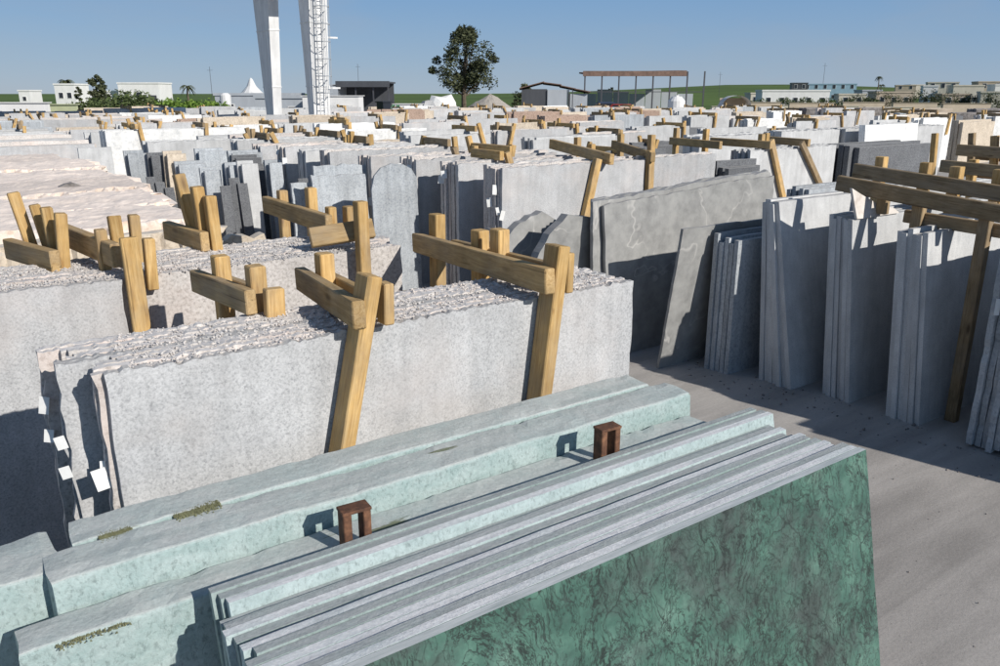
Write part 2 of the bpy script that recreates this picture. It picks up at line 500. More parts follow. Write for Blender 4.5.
def slab_mesh(L, H, T, top=0.004, side=0.004, step=0.05, lean=0.0, seed=0, skew=0.0, rough=0.35, outline=None, bot=0.0, edge=0.0):
    """one stone slab standing on its long edge: x along, y thickness, z up; broken outline"""
    rng = random.Random(seed)
    nt_ = max(4, int(L / step))
    ns = max(4, int(H / max(step, 0.06)))
    if outline is None:
        jt = jag(nt_ + 1, top, rough, rng)
        jl = jag(ns + 1, side, rough, rng)
        jr = jag(ns + 1, side, rough, rng)
        pts = []
        nb = max(1, int(L / 0.15)) if bot else 1
        for i in range(nb):
            pts.append((L * i / nb + (jl[0] if i == 0 else 0), rng.uniform(0, bot) if bot else 0))
        for i in range(ns): pts.append((L + jr[i], H * i / ns))
        for i in range(nt_): pts.append((L * (1 - i / nt_) + (jr[ns] if i == 0 else 0), H + jt[i]))
        for i in range(ns, 0, -1): pts.append((jl[i], H * i / ns + (jt[nt_] if i == ns else 0)))
    else:
        pts = []
        m_ = len(outline)
        for i in range(m_):
            a = outline[i]; b = outline[(i + 1) % m_]
            ln = math.hypot(b[0] - a[0], b[1] - a[1])
            kk = max(1, int(ln / step))
            for j in range(kk):
                f = j / kk
                pts.append((a[0] + (b[0] - a[0]) * f + rng.uniform(-1, 1) * side, max(0, a[1] + (b[1] - a[1]) * f + rng.uniform(-1, 1) * top)))
    tl = math.tan(lean)
    n = len(pts)
    v = []
    for x, z in pts: v.append((x + skew * z, z * tl, z))
    for x, z in pts:
        zz = z + (rng.uniform(-1, 1) * edge if z > H * 0.5 else 0)
        v.append((x + skew * z + rng.uniform(-1, 1) * edge * 0.5, zz * tl + T, zz))
    f = [tuple(range(n)), tuple(reversed(range(n, 2 * n)))]
    for i in range(n):
        j = (i + 1) % n
        f.append((j, i, n + i, n + j))
    me = bpy.data.meshes.new('slab')
    me.from_pydata(v, [], f)
    me.update()
    return me

seed_c = [100]
def slab(name, u, v, L, H, T, mat, parent=None, z=0.0, **kw):
    seed_c[0] += 1
    kw.setdefault('seed', seed_c[0])
    me = slab_mesh(L, H, T, **kw)
    me.materials.append(mat)
    return link(name, me, parent, (u, v, z))

def stack(name, u, v, n, pitch, L, H, mat, front_label, label, group, T=None, lean=0.0, du=0.04, dh=0.03, back_mat=None, dlean=0.0, cat='slab', us=None, hs=None, papers=0.0, **kw):
    """n separate slabs, the first one in front (lowest v); each is a thing of its own"""
    rng = random.Random(int(u * 77 + v * 131))
    T = T or pitch * 0.86
    out = []
    for i in range(n):
        uu = u + (us[i] if us else (rng.uniform(-du, du) if i else 0))
        hh = H + (hs[i] if hs else (rng.uniform(-dh, dh) if i else 0))
        ll = L + rng.uniform(-du, du) * 1.5
        m = mat if i == 0 or not back_mat else back_mat
        o = slab(name, uu, v + i * pitch, ll, hh, T, m, lean=lean + dlean * i, **kw)
        if i == 0: tag(o, front_label, cat)
        else: tag(o, label, cat, group)
        if papers and rng.random() < papers:
            w = rng.uniform(0.05, 0.1); h = rng.uniform(0.07, 0.14)
            box('paper_label', 0, w, 0, 0.002, 0, h, M['paper'], o, (-w * 0.9, -0.008, hh - rng.uniform(0.15, 0.8)), (R(rng.uniform(-12, 4)), R(rng.uniform(-15, 15)), R(rng.uniform(-35, -8))))
        out.append(o)
    return out

def rough_block(name, u0, u1, v0, v1, z, mat, amp=0.02, rad=0.05, seed=1, nx=None, parent=None, zb=0.0, ends=0.03, wave=3.0, lean=0.0, chip=0.0):
    """a thick sawn block with worn, rounded, uneven edges"""
    L = u1 - u0; T = v1 - v0; H = z - zb
    nx = nx or max(8, int(L / 0.04))
    prof = [(0, 0)]
    for i in range(1, 7): prof.append((0, (H - rad) * i / 6))
    for i in range(1, 4):
        a = math.pi / 2 * i / 4
        prof.append((rad - rad * math.cos(a), H - rad + rad * math.sin(a)))
    kt = max(3, int(T / 0.06))
    for i in range(kt + 1): prof.append((rad + (T - 2 * rad) * i / kt, H))
    for i in range(1, 4):
        a = math.pi / 2 * i / 4
        prof.append((T - rad + rad * math.sin(a), H - rad + rad * math.cos(a)))
    for i in range(6, 0, -1): prof.append((T, (H - rad) * i / 6))
    prof.append((T, 0))
    m = len(prof)
    v = []
    for i in range(nx + 1):
        x = L * i / nx
        endf = 1.0
        for j, (y, zz) in enumerate(prof):
            q = Vector((x * wave + seed * 13.1, y * wave, zz * wave + seed))
            d = noise.noise_vector(q) * amp + noise.noise_vector(q * 3.3) * amp * 0.5 + noise.noise_vector(q * 9) * amp * 0.2
            ex = 0
            if i in (0, nx):
                ex = noise.noise((y * 6 + seed, zz * 6, 3.3 * i)) * ends
            xx = x + (ex if i else -ex) + (d.x if 0 < i < nx else 0) * 0.5
            k = 0.0 if zz < 0.02 else 1.0
            if chip and zz > H - rad * 1.1 and (y < rad * 1.1 or y > T - rad * 1.1):
                c_ = max(0.0, noise.noise((x * 9 + seed * 3.1, y * 5, 7.7)) - 0.05) * chip + max(0.0, noise.noise((x * 31, y * 5, seed))) * chip * 0.4
                d = d + Vector((0, c_ if y < T / 2 else -c_, -c_))
            shr = rad * 0.45 if i in (0, nx) else 0
            yy = y + d.y * k
            if shr and zz > H - rad * 1.2: zz = zz - shr * 0.8
            v.append((xx, yy + zz * math.tan(lean), max(0, zz + d.z * k)))
    f = []
    for i in range(nx):
        for j in range(m - 1):
            a = i * m + j
            f.append((a, a + m, a + m + 1, a + 1))
        f.append((i * m + m - 1, (i + 1) * m + m - 1, (i + 1) * m, i * m))
    f.append(tuple(range(m)))
    f.append(tuple(reversed(range(nx * m, nx * m + m))))
    return mesh_obj(name, v, f, mat, parent, (u0, v0, zb))

def far(px, dist):
    """a point 'dist' metres out on the bearing of photo column px (camera stands over the origin)"""
    a = math.atan((px - 500) / 800 * 0.958) + R(35)
    return dist * math.sin(a), dist * math.cos(a)

rnd = random.Random(7)

# ------------------------------------------------------------------ ground
def sheet(name, x0, x1, y0, y1, z, mat, nx=1, ny=1, hfun=None):
    v = []; f = []
    for j in range(ny + 1):
        for i in range(nx + 1):
            x = x0 + (x1 - x0) * i / nx; y = y0 + (y1 - y0) * j / ny
            v.append((x, y, z + (hfun(x, y) if hfun else 0)))
    for j in range(ny):
        for i in range(nx):
            a = j * (nx + 1) + i
            f.append((a, a + 1, a + nx + 2, a + nx + 1))
    o = mesh_obj(name, v, f, mat)
    o['kind'] = 'structure'
    return o
sheet('ground', -3000, 3000, -3000, 3000, -0.006, M['dirt'])
sheet('yard_pavement', -30, 75, -25, 85, 0.0, M['concrete'])
# cultivated field beyond the yard, rising gently to the right
def field():
    v = []; f = []
    nb, nd = 40, 14
    for j in range(nd + 1):
        d = 115 * (2600 / 115) ** (j / nd)
        for i in range(nb + 1):
            px = -250 + 1500 * i / nb
            x, y = far(px, d)
            rise = max(0, min(1, (px - 480) / 250)) * max(0, min(1, (1150 - px) / 350))
            h = 0.004 + rise * max(0, min(1, (d - 220) / 500)) * 9.5 + 0.6 * max(0, min(1, (d - 200) / 600))
            v.append((x, y, h))
    for j in range(nd):
        for i in range(nb):
            a = j * (nb + 1) + i
            f.append((a, a + 1, a + nb + 2, a + nb + 1))
    o = mesh_obj('field', v, f, M['field'], smooth=True)
    o['kind'] = 'structure'
field()

# ------------------------------------------------------------------ green marble in the foreground
ZG = 1.53
LEAN = R(12)
tl = math.tan(LEAN)
pitch = 0.0365
rights = [3.10, 3.095, 3.09, 3.05, 3.06, 3.05, 3.02, 3.04, 3.03, 3.0, 3.04, 3.02, 3.05, 3.10, 3.10, 3.07]
for i in range(16):
    if i < 8: dz = rnd.uniform(-0.01, 0.004)
    elif i < 13: dz = -0.028 + rnd.uniform(-0.01, 0.008)
    else: dz = 0.008 + rnd.uniform(-0.006, 0.006)
    H = ZG + (dz if i else 0)
    left = 0.5 + rnd.uniform(-0.03, 0.03)
    v0 = 1.68 - ZG * tl + i * pitch
    me = slab_mesh(rights[i] - left, H, 0.032, top=0.0009, side=0.006, step=0.13, lean=LEAN, seed=500 + i, edge=0.0012)
    me.materials.append(M['green_polished'] if i == 0 else (M['green_slab_a'] if i in (1, 3, 4, 7, 10, 13) else M['green_slab_b']))
    o = link('marble_plate', me, None, (left, v0, 0))
    if i == 0: tag(o, 'polished dark green veined marble slab leaning at the front of its bundle', 'slab')
    elif i >= 13: tag(o, 'taller dusty green marble slab at the back of the leaning bundle', 'slab', 'tall slabs at the back of the green bundle')
    else: tag(o, 'dusty green marble slab behind the polished one, seen by its top edge', 'slab', 'slabs in the green marble bundle')

LB = R(3)
tag(rough_block('marble_block', -0.02, 2.88, 2.345, 2.497, 1.475, M['green_block'], 0.008, 0.014, 3, ends=0.02, chip=0.011), 'lowest dusty pale green marble block beside the rusty steel uprights', 'marble block')
tag(rough_block('marble_block', 0.1, 2.93, 2.508, 2.715, 1.572, M['green_block'], 0.009, 0.016, 5, chip=0.011), 'pale green marble block with pitted face rising behind the rusty uprights', 'marble block')
tag(rough_block('marble_block', 0.19, 2.83, 2.722, 2.90, 1.575, M['green_block'], 0.007, 0.013, 8, chip=0.011), 'pale green marble block with moss along its front seam', 'marble block')
tag(rough_block('marble_block', -1.9, 0.135, 2.60, 2.90, 1.56, M['green_block'], 0.009, 0.016, 11, chip=0.011), 'separate green marble block ending beside the mossy one', 'marble block')

# moss tufts along the seam
def moss(name, u, v, z, L, w, seed, label):
    rng = random.Random(seed)
    vv = []; ff = []
    for i in range(700):
        x = rng.uniform(-L / 2, L / 2); y = rng.gauss(0, w * 0.3)
        r = rng.uniform(0.002, 0.005); h = rng.uniform(0.0, 0.003)
        n = len(vv)
        vv += [(x - r, y - r, -0.004), (x + r, y - r, -0.004), (x, y + r, -0.004), (x + rng.uniform(-r, r), y, h)]
        ff += [(n, n + 1, n + 3), (n + 1, n + 2, n + 3), (n + 2, n, n + 3)]
    o = mesh_obj(name, vv, ff, M['moss'], None, (u, v, z))
    o['kind'] = 'stuff'
    tag(o, label, 'moss')
moss('moss', 0.58, 2.718, 1.575, 0.16, 0.05, 1, 'long patch of dry green moss on the marble seam')
moss('moss', 0.31, 2.712, 1.572, 0.10, 0.05, 2, 'short broken patch of moss near the end of the marble seam')
moss('moss', 0.17, 2.36, 1.468, 0.2, 0.06, 3, 'moss on the front corner of the lowest marble block')

def upright(u, v, ztop, label):
    """rusty C-channel standing between the bundles"""
    e = empty('steel_upright', (u, v, 0), R(-4))
    for x0, x1 in ((-0.05, -0.02), (0.022, 0.05)):
        m = MB(); m.box(x0, x1, -0.03, 0.03, 0, ztop - 0.012); lg = m.build('leg', M['rust'], e); bevel(lg, 0.003)
    m = MB(); m.box(-0.053, 0.053, -0.032, 0.032, ztop - 0.0118, ztop); tp = m.build('top_plate', M['rust'], e); bevel(tp, 0.002)
    m = MB(); m.box(-0.0195, 0.0215, 0.016, 0.024, 0.4, 1.2); m.build('web', M['rust'], e)
    tag(e, label, 'steel post')
upright(2.17, 2.305, 1.65, 'rusty steel bracket post where the green bundle ends at the open aisle')
upright(1.0, 2.303, 1.64, 'rusty steel bracket post near the mossy end of the green blocks')

# ------------------------------------------------------------------ main granite stack
n = 16
us = []
vs0 = 3.2
for i in range(n):
    if i < 5: x = 0.40 + rnd.uniform(-0.02, 0.03)
    elif i < 7: x = 0.47 + rnd.uniform(0, 0.04)
    elif i < 9: x = 0.27 + rnd.uniform(-0.01, 0.01)
    elif i < 13: x = 0.31 + rnd.uniform(0, 0.05)
    else: x = 0.235 + rnd.uniform(-0.015, 0.015)
    us.append(x)
for i in range(n):
    r = 3.17 if i < 4 else 3.17 + rnd.uniform(-0.07, 0.03)
    zt = 1.975 + rnd.uniform(-0.005, 0.004)
    o = slab('granite_plate', us[i], vs0 + i * 0.0345, r - us[i], zt, 0.0335, M['granite'] if i in (0, 7, 8) else M['granite_rough'],
             top=0.007 if i else 0.011, side=0.012 if i else 0.006, step=0.018, rough=0.7, edge=0.002 if i else 0.004)
    if i == 0: tag(o, 'speckled grey granite slab whose broad face fronts the clamped stack behind the green marble', 'slab')
    else: tag(o, 'granite slab with a broken top edge inside the clamped stack behind the green marble', 'slab', 'slabs of the clamped granite stack')
    if i in (2, 3, 5, 7, 9, 13):
        rr = random.Random(i)
        for kk in range(2 if i in (5, 7, 13) else 1):
            w = rr.uniform(0.035, 0.055); h = rr.uniform(0.05, 0.09)
            zz = {2: 1.48, 3: 1.52, 5: 1.56, 7: 1.62, 9: 1.6, 13: 1.72}[i] - kk * 0.13
            box('paper_label', 0, w, 0, 0.0015, 0, h, M['paper'], o, (-w * 0.9, -0.006, zz), (R(rr.uniform(-12, 4)), R(rr.uniform(-15, 15)), R(rr.uniform(-35, -8))))

# second granite stack, one row behind
for i in range(15):
    r = 0.79 if i == 0 else 2.62 + rnd.uniform(-0.12, 0.06)
    l = -1.3 if i < 2 else -1.2 + rnd.uniform(-0.05, 0.05)
    zt = 1.985 + rnd.uniform(-0.008, 0.008)
    o = slab('granite_plate', l, 4.9 + i * 0.049, r - l, zt, 0.0475, M['granite'] if i == 0 else M['granite_rough'],
             top=0.010 if i == 0 else 0.007, side=0.012, step=0.02, rough=0.6, edge=0.0025)
    if i == 0: tag(o, 'short front granite slab ending beside the upright timber of the second row', 'slab')
    else: tag(o, 'rough topped granite slab in the second row behind the clamped stack', 'slab', 'slabs of the second granite row')

def chips(name, u0, u1, v0, v1, z, n, seed, mat, label, smin=0.006, smax=0.022, sink=0.4):
    rng = random.Random(seed)
    v = []; f = []
    for i in range(n):
        x = rng.uniform(u0, u1); y = rng.uniform(v0, v1); s = rng.uniform(smin, smax) * rng.choice((0.6, 1, 1, 1.3))
        a = len(v)
        pts = []
        for d in ((1, 0, 0), (-1, 0, 0), (0, 1, 0), (0, -1, 0), (0, 0, 1), (0, 0, -1)):
            k = s * rng.uniform(0.55, 1.2)
            pts.append(Vector(d) * k)
        rm = Euler((rng.uniform(0, 6), rng.uniform(0, 6), rng.uniform(0, 6))).to_matrix()
        zz = z + s * sink + rng.uniform(-0.01, 0.008)
        v += [tuple(rm @ p + Vector((x, y, zz))) for p in pts]
        for t in ((0, 2, 4), (2, 1, 4), (1, 3, 4), (3, 0, 4), (2, 0, 5), (1, 2, 5), (3, 1, 5), (0, 3, 5)):
            f.append(tuple(a + q for q in t))
    o = mesh_obj(name, v, f, mat)
    o['kind'] = 'stuff'
    tag(o, label, 'stone chips')
chips('stone_chips', 0.5, 3.1, 3.22, 3.74, 1.974, 6500, 3, M['granite_rough'], 'broken granite chips lying on top of the clamped stack', 0.002, 0.0085, 0.05)
chips('stone_chips', -0.4, 2.5, 4.93, 5.62, 1.985, 7000, 4, M['granite_rough'], 'broken granite chips lying on the second granite row', 0.002, 0.009, 0.05)
chips('stone_chips', 6.5, 7.2, 1.6, 6.4, -0.003, 260, 6, M['blockgrey'], 'small stone crumbs lying at the feet of the grey slabs', 0.004, 0.018)
chips('stone_chips', 4.2, 6.6, 0.4, 3.2, -0.004, 160, 5, M['blockgrey'], 'loose stone crumbs scattered on the concrete aisle', 0.003, 0.011)

# ------------------------------------------------------------------ timber clamps
def clamp(label, beams, posts, group=None, mat=None, cat='timber clamp'):
    p0 = beams[0][0] if beams else posts[0][1]
    e = empty('timber_clamp', (p0[0], p0[1], 0))
    o0 = Vector((p0[0], p0[1], 0))
    for b in beams:
        mm = b[4] if len(b) > 4 else (mat or M['wood_beam'])
        stick('beam', Vector(b[0]) - o0, Vector(b[1]) - o0, b[2], b[3], mm, e, side=(1, 0, 0))
    for b in posts:
        mm = b[4] if len(b) > 4 else (mat or M['wood'])
        stick('post', Vector(b[0]) - o0, Vector(b[1]) - o0, b[2], b[3], mm, e, side=(1, 0, 0))
    tag(e, label, cat, group)
    return e

clamp('timber clamp with a long slanting post down the middle of the granite face',
      [((1.575, 4.17, 2.02), (1.405, 3.06, 2.085), 0.06, 0.125), ((1.72, 4.12, 2.0), (1.60, 3.22, 2.05), 0.05, 0.10)],
      [((1.27, 3.13, 1.25), (1.495, 3.13, 2.24), 0.07, 0.125), ((1.575, 3.15, 2.0), (1.58, 3.15, 2.19), 0.05, 0.08), ((1.63, 3.95, 1.75), (1.63, 3.95, 2.19), 0.08, 0.09)])
clamp('longest timber clamp with a tall post at the free end of the granite stack',
      [((2.70, 4.88, 2.0), (2.45, 3.06, 2.095), 0.06, 0.13), ((2.84, 4.6, 1.99), (2.66, 3.25, 2.07), 0.05, 0.11)],
      [((2.41, 3.13, 1.2), (2.55, 3.13, 2.26), 0.075, 0.125), ((2.625, 3.15, 2.0), (2.63, 3.15, 2.21), 0.045, 0.08),
       ((2.775, 4.72, 1.6), (2.78, 4.72, 2.21), 0.08, 0.10), ((2.72, 4.1, 1.6), (2.72, 4.1, 2.19), 0.08, 0.10), ((2.70, 3.86, 1.6), (2.70, 3.86, 2.23), 0.08, 0.10)])
clamp('short timber clamp with two stub posts on the rear edge of the granite stack',
      [((1.085, 4.45, 2.02), (1.14, 3.68, 2.05), 0.055, 0.12), ((1.23, 4.4, 1.99), (1.28, 3.72, 2.02), 0.05, 0.1)],
      [((1.16, 4.2, 1.7), (1.16, 4.2, 2.19), 0.08, 0.09), ((1.21, 3.8, 1.7), (1.21, 3.8, 2.2), 0.08, 0.09), ((1.24, 3.66, 1.96), (1.245, 3.66, 2.11), 0.09, 0.06)])
clamp('timber clamp with a wide upright board on the front of the second granite row',
      [((0.62, 6.25, 2.1), (0.80, 5.0, 2.10), 0.06, 0.14)],
      [((0.86, 4.87, 1.45), (0.85, 4.87, 2.22), 0.095, 0.05), ((0.95, 4.9, 1.9), (0.96, 4.9, 2.20), 0.06, 0.07), ((0.76, 5.2, 1.9), (0.76, 5.2, 2.23), 0.06, 0.08),
       ((0.86, 5.25, 1.9), (0.86, 5.3, 2.29), 0.07, 0.08), ((0.97, 5.35, 1.9), (0.98, 5.35, 2.28), 0.06, 0.08)])
clamp('four splayed tall timber posts with a short beam among the granite and pink stone',
      [((0.33, 6.0, 2.04), (0.52, 5.35, 2.04), 0.06, 0.13)],
      [((0.49, 5.9, 1.8), (0.40, 5.92, 2.40), 0.07, 0.08), ((0.57, 5.78, 1.8), (0.495, 5.8, 2.33), 0.06, 0.08), ((0.56, 5.62, 1.8), (0.54, 5.62, 2.33), 0.065, 0.08), ((0.555, 5.45, 1.8), (0.595, 5.45, 2.31), 0.065, 0.08)])
clamp('three tall timber posts standing close together at the end of the pink stone',
      [((1.33, 6.1, 2.05), (1.42, 5.45, 2.05), 0.06, 0.13)],
      [((1.47, 5.75, 1.8), (1.38, 5.8, 2.47), 0.07, 0.09), ((1.47, 5.6, 1.8), (1.44, 5.6, 2.40), 0.075, 0.09), ((1.5, 5.48, 1.8), (1.49, 5.5, 2.345), 0.07, 0.09)])
clamp('timber clamp with paired beams at the free end of the second granite row',
      [((2.17, 6.4, 2.14), (2.22, 5.25, 2.12), 0.055, 0.13), ((1.98, 5.02, 2.08), (2.40, 4.93, 2.12), 0.06, 0.13)],
      [((2.26, 6.25, 1.8), (2.26, 6.25, 2.26), 0.07, 0.08), ((2.28, 5.7, 1.8), (2.28, 5.7, 2.33), 0.07, 0.08), ((2.3, 5.4, 1.9), (2.3, 5.4, 2.22), 0.06, 0.08),
       ((2.42, 5.35, 1.85), (2.42, 5.35, 2.22), 0.07, 0.09), ((2.28, 4.85, 1.5), (2.275, 4.85, 2.32), 0.075, 0.085)])

# ------------------------------------------------------------------ pink stone rows
pk = [(7.35, 0.4, 1.95, 1.83), (7.8, 1.4, 2.0, 1.87), (9.25, 1.6, 2.15, 1.85), (10.9, 1.7, 2.3, 1.86), (12.65, 1.9, 2.35, 1.83), (14.6, 2.0, 2.3, 1.85), (16.65, 2.2, 2.2, 1.82)]
for i, (v0, t, u1, h) in enumerate(pk):
    o = rough_block('pink_stone_block', -2.2 if i < 4 else -1.2, u1 + rnd.uniform(-0.1, 0.1), v0, v0 + t, h, M['beige'] if i == 0 else M['pink'], 0.035, 0.06, 20 + i, ends=0.25, wave=1.8, chip=0.12)
    if i == 0: tag(o, 'thin beige stone block with jagged end in front of the pink rows', 'stone block')
    else: tag(o, 'dusty pale pink stone block in the long low row', 'stone block', 'pale pink stone blocks in a row')
o = slab('beige_plate', 1.6, 6.95, 0.75, 1.80, 0.12, M['beige'], top=0.09, side=0.05, step=0.06)
tag(o, 'broken beige slab with a jagged top beside the three tall posts', 'slab')
o = slab('stone_fragment', 1.25, 11.5, 0.5, 0.1, 0.16, M['blockgrey'], z=1.845, outline=[(0, 0), (0.34, 0), (0.28, 0.03), (0.2, 0.07), (0.12, 0.06), (0.03, 0.02)], step=0.05, top=0.01, side=0.01)
tag(o, 'small dark flat stone lying on the pink rows', 'stone')

# ------------------------------------------------------------------ right hand rows: grey slabs on edge
A = dict(top=0.004, side=0.004, step=0.12)
stack('grey_plate', 7.16, 2.36, 11, 0.056, 2.7, 1.86, M['bluegrey'], 'front grey slab of the thick bundle with notched feet', 'grey slab with a notched foot in the thick bundle at the aisle', 'slabs with notched feet', du=0.05, dh=0.05, bot=0.05, side=0.02, step=0.07, top=0.02, papers=0.7)
stack('grey_plate', 7.22, 3.44, 6, 0.055, 2.6, 1.80, M['grey'], 'smooth grey slab fronting the bundle under the big timber frame', 'smooth grey slab behind the front one under the big timber frame', 'slabs under the timber frame', lean=R(6), dlean=R(-0.3), **A)
stack('grey_plate', 7.2, 4.15, 6, 0.055, 2.6, 1.83, M['grey'], 'smooth grey slab fronting the bundle that carries the white triangular offcut', 'smooth grey slab in the bundle that carries the white triangular offcut', 'slabs under the white offcut', lean=R(6.5), dlean=R(-0.3), **A)
stack('grey_plate', 7.05, 4.72, 7, 0.06, 2.6, 1.93, M['grey'], 'tallest smooth grey slab, leaning, next to the short upright bundle', 'tall grey slab leaning behind the tallest one at the aisle', 'slabs of the tallest leaning bundle', lean=R(11), dlean=R(-1.0), **A)
stack('grey_plate', 6.88, 5.42, 5, 0.062, 2.3, 1.50, M['bluegrey'], 'short grey slab fronting the upright bundle with chipped white corners', 'short grey slab with a chipped corner in the upright bundle', 'slabs of the short upright bundle', lean=R(0), dh=0.05, **A)
# neighbours of the same row further along the aisle
stack('grey_plate', 7.2, 1.45, 8, 0.06, 2.6, 1.85, M['grey'], 'front grey slab of the bundle past the notched one', 'grey slab in the bundle past the notched one', 'slabs past the notched bundle', lean=R(3), **A)
stack('grey_plate', 7.15, 0.35, 8, 0.06, 2.6, 1.85, M['grey'], 'front grey slab of the last bundle along the aisle', 'grey slab in the last bundle along the aisle', 'slabs of the last bundle', lean=R(3), **A)

o = slab('stone_offcut', 7.2, 4.33, 0.8, 0.4, 0.025, M['beige_pale'], z=1.835, outline=[(0.03, 0.0), (0.78, 0.0), (0.7, 0.05), (0.35, 0.14), (0.0, 0.29)], lean=R(14), step=0.1, top=0.003, side=0.003)
tag(o, 'white triangular offcut lying against the timber beam on top of grey slabs', 'offcut')

# leaning slab with a lit strip + veined limestone
o = slab('limestone_plate', 6.4, 6.0, 2.6, 1.62, 0.035, M['limestone'], lean=R(-8), top=0.01, side=0.01, step=0.1)
tag(o, 'veined grey limestone slab tipped towards the short upright bundle', 'slab')
o = slab('limestone_plate', 6.1, 6.62, 3.0, 1.8, 0.04, M['limestone'], lean=R(2), outline=[(0.08, 0), (3.0, 0), (3.0, 1.95), (2.1, 1.93), (1.2, 1.86), (0, 1.8), (0.05, 0.9)], step=0.1, top=0.01, side=0.008)
tag(o, 'large veined grey limestone slab fronting the bundle next to the dark offcuts', 'slab')
for i in range(4):
    o = slab('limestone_plate', 6.0 + 0.05 * i, 6.69 + i * 0.055, 3.1, 1.83 + 0.02 * i, 0.045, M['limestone'], lean=R(2), outline=[(0.0, 0), (3.1, 0), (3.1, 2.0), (2.1, 1.97), (1.2, 1.9), (0, 1.83)], step=0.1, top=0.012, side=0.01)
    tag(o, 'grey limestone slab behind the large veined one, seen by its top edge', 'slab', 'limestone slabs behind the veined one')
for i, (u, v, L, H, ln, ol) in enumerate([
    (5.2, 7.0, 1.1, 1.7, -4, [(0.1, 0), (1.1, 0), (1.0, 1.1), (0.95, 1.62), (0.55, 1.7), (0.3, 1.5), (0.12, 1.2)]),
    (5.05, 7.3, 1.2, 1.6, 6, [(0.0, 0), (1.2, 0), (1.15, 1.45), (0.8, 1.66), (0.45, 1.55), (0.2, 1.35), (0.1, 0.9)]),
    (4.95, 7.55, 1.0, 1.4, 10, [(0, 0), (1.0, 0), (0.9, 1.4), (0.4, 1.45), (0.15, 1.1)])]):
    o = slab('stone_offcut', u, v, L, H, 0.12, M['limestone'] if i < 2 else M['darkgrey'], lean=R(ln), outline=ol, step=0.09, top=0.012, side=0.012)
    tag(o, ['knobbly grey offcut standing at the end of the limestone bundle', 'grey offcut behind the knobbly one', 'dark low offcut leaning at the end of the limestone bundle'][i], 'offcut')

# big timber frame over the grey bundles
OW = M['wood_old']
clamp('big weathered timber frame across the leaning grey bundles',
      [((7.5, 4.75, 2.13), (7.5, 3.15, 2.0), 0.07, 0.15, OW), ((7.66, 4.1, 1.86), (7.66, 3.2, 1.83), 0.06, 0.12, OW)],
      [((7.6, 3.33, 0.0), (7.6, 3.33, 2.08), 0.09, 0.10, OW), ((7.62, 3.95, 1.2), (7.62, 3.95, 2.12), 0.08, 0.11, OW), ((7.6, 4.3, 1.86), (7.6, 4.3, 2.1), 0.08, 0.10, OW)])
clamp('second weathered timber frame with stub posts just behind the big one',
      [((8.5, 5.2, 2.17), (8.5, 3.3, 2.04), 0.07, 0.15, OW), ((8.72, 5.0, 2.12), (8.72, 3.3, 2.0), 0.06, 0.12, OW)],
      [((8.6, 4.95, 1.8), (8.6, 4.95, 2.33), 0.1, 0.1), ((8.6, 4.45, 1.8), (8.6, 4.45, 2.3), 0.1, 0.1), ((8.62, 4.14, 1.8), (8.62, 4.14, 2.28), 0.1, 0.11), ((8.62, 3.72, 1.8), (8.62, 3.72, 2.28), 0.1, 0.11)])
e = empty('timber_log', (8.66, 3.52, 2.13))
m = MB(); m.tube((-0.05, 0, 0), (1.5, 0.1, 0.03), 0.07, 0.065, 12); m.build('log', M['wood'], e)
tag(e, 'round log end resting on the second timber frame', 'log')
clamp('long weathered timber beam rack beyond the second frame',
      [((11.3, 5.65, 2.05), (11.3, 3.9, 2.0), 0.08, 0.16, OW), ((11.6, 5.6, 1.98), (11.6, 4.0, 1.94), 0.08, 0.14, OW)],
      [((11.45, 5.3, 1.3), (11.45, 5.3, 2.15), 0.1, 0.1), ((11.45, 4.5, 1.3), (11.45, 4.5, 2.15), 0.1, 0.1)], mat=None)
clamp('weathered timber rack with leaning pale posts beside the dark bundle',
      [((15.5, 7.5, 2.0), (15.5, 5.4, 1.97), 0.09, 0.2, OW), ((15.9, 7.4, 1.9), (15.9, 5.4, 1.86), 0.08, 0.16, OW)],
      [((15.7, 8.0, 1.5), (15.7, 8.05, 2.27), 0.1, 0.1), ((15.7, 7.3, 1.6), (15.7, 7.38, 2.3), 0.1, 0.1, M['wood_old']), ((15.7, 6.9, 1.6), (15.7, 6.98, 2.27), 0.1, 0.12), ((15.7, 6.72, 1.6), (15.7, 6.82, 2.3), 0.1, 0.1), ((15.7, 6.1, 1.6), (15.7, 6.2, 2.28), 0.12, 0.12)])

# slabs these frames stand over
stack('grey_plate', 10.0, 5.3, 6, 0.07, 2.7, 1.8, M['grey'], 'grey slab fronting the bundle under the long beam rack', 'grey slab in the bundle under the long beam rack', 'slabs under the long beam rack', lean=R(4), **A)
stack('grey_plate', 10.1, 4.4, 6, 0.07, 2.7, 1.75, M['grey'], 'grey slab fronting the bundle behind the second timber frame', 'grey slab in the bundle behind the second timber frame', 'slabs behind the second frame', lean=R(4), **A)
stack('grey_plate', 9.9, 6.6, 5, 0.07, 2.7, 1.72, M['bluegrey'], 'blue grey slab fronting the bundle behind the tallest leaning slabs', 'blue grey slab in the bundle behind the tallest leaning slabs', 'blue grey slabs behind the tallest', lean=R(3), **A)
stack('dark_plate', 15.3, 9.3, 8, 0.13, 2.7, 1.95, M['darkgrey'], 'dark slab fronting the near black bundle before the pale granite row', 'dark slab in the near black bundle before the pale granite row', 'slabs of the near black bundle', dh=0.08, du=0.25, **A)

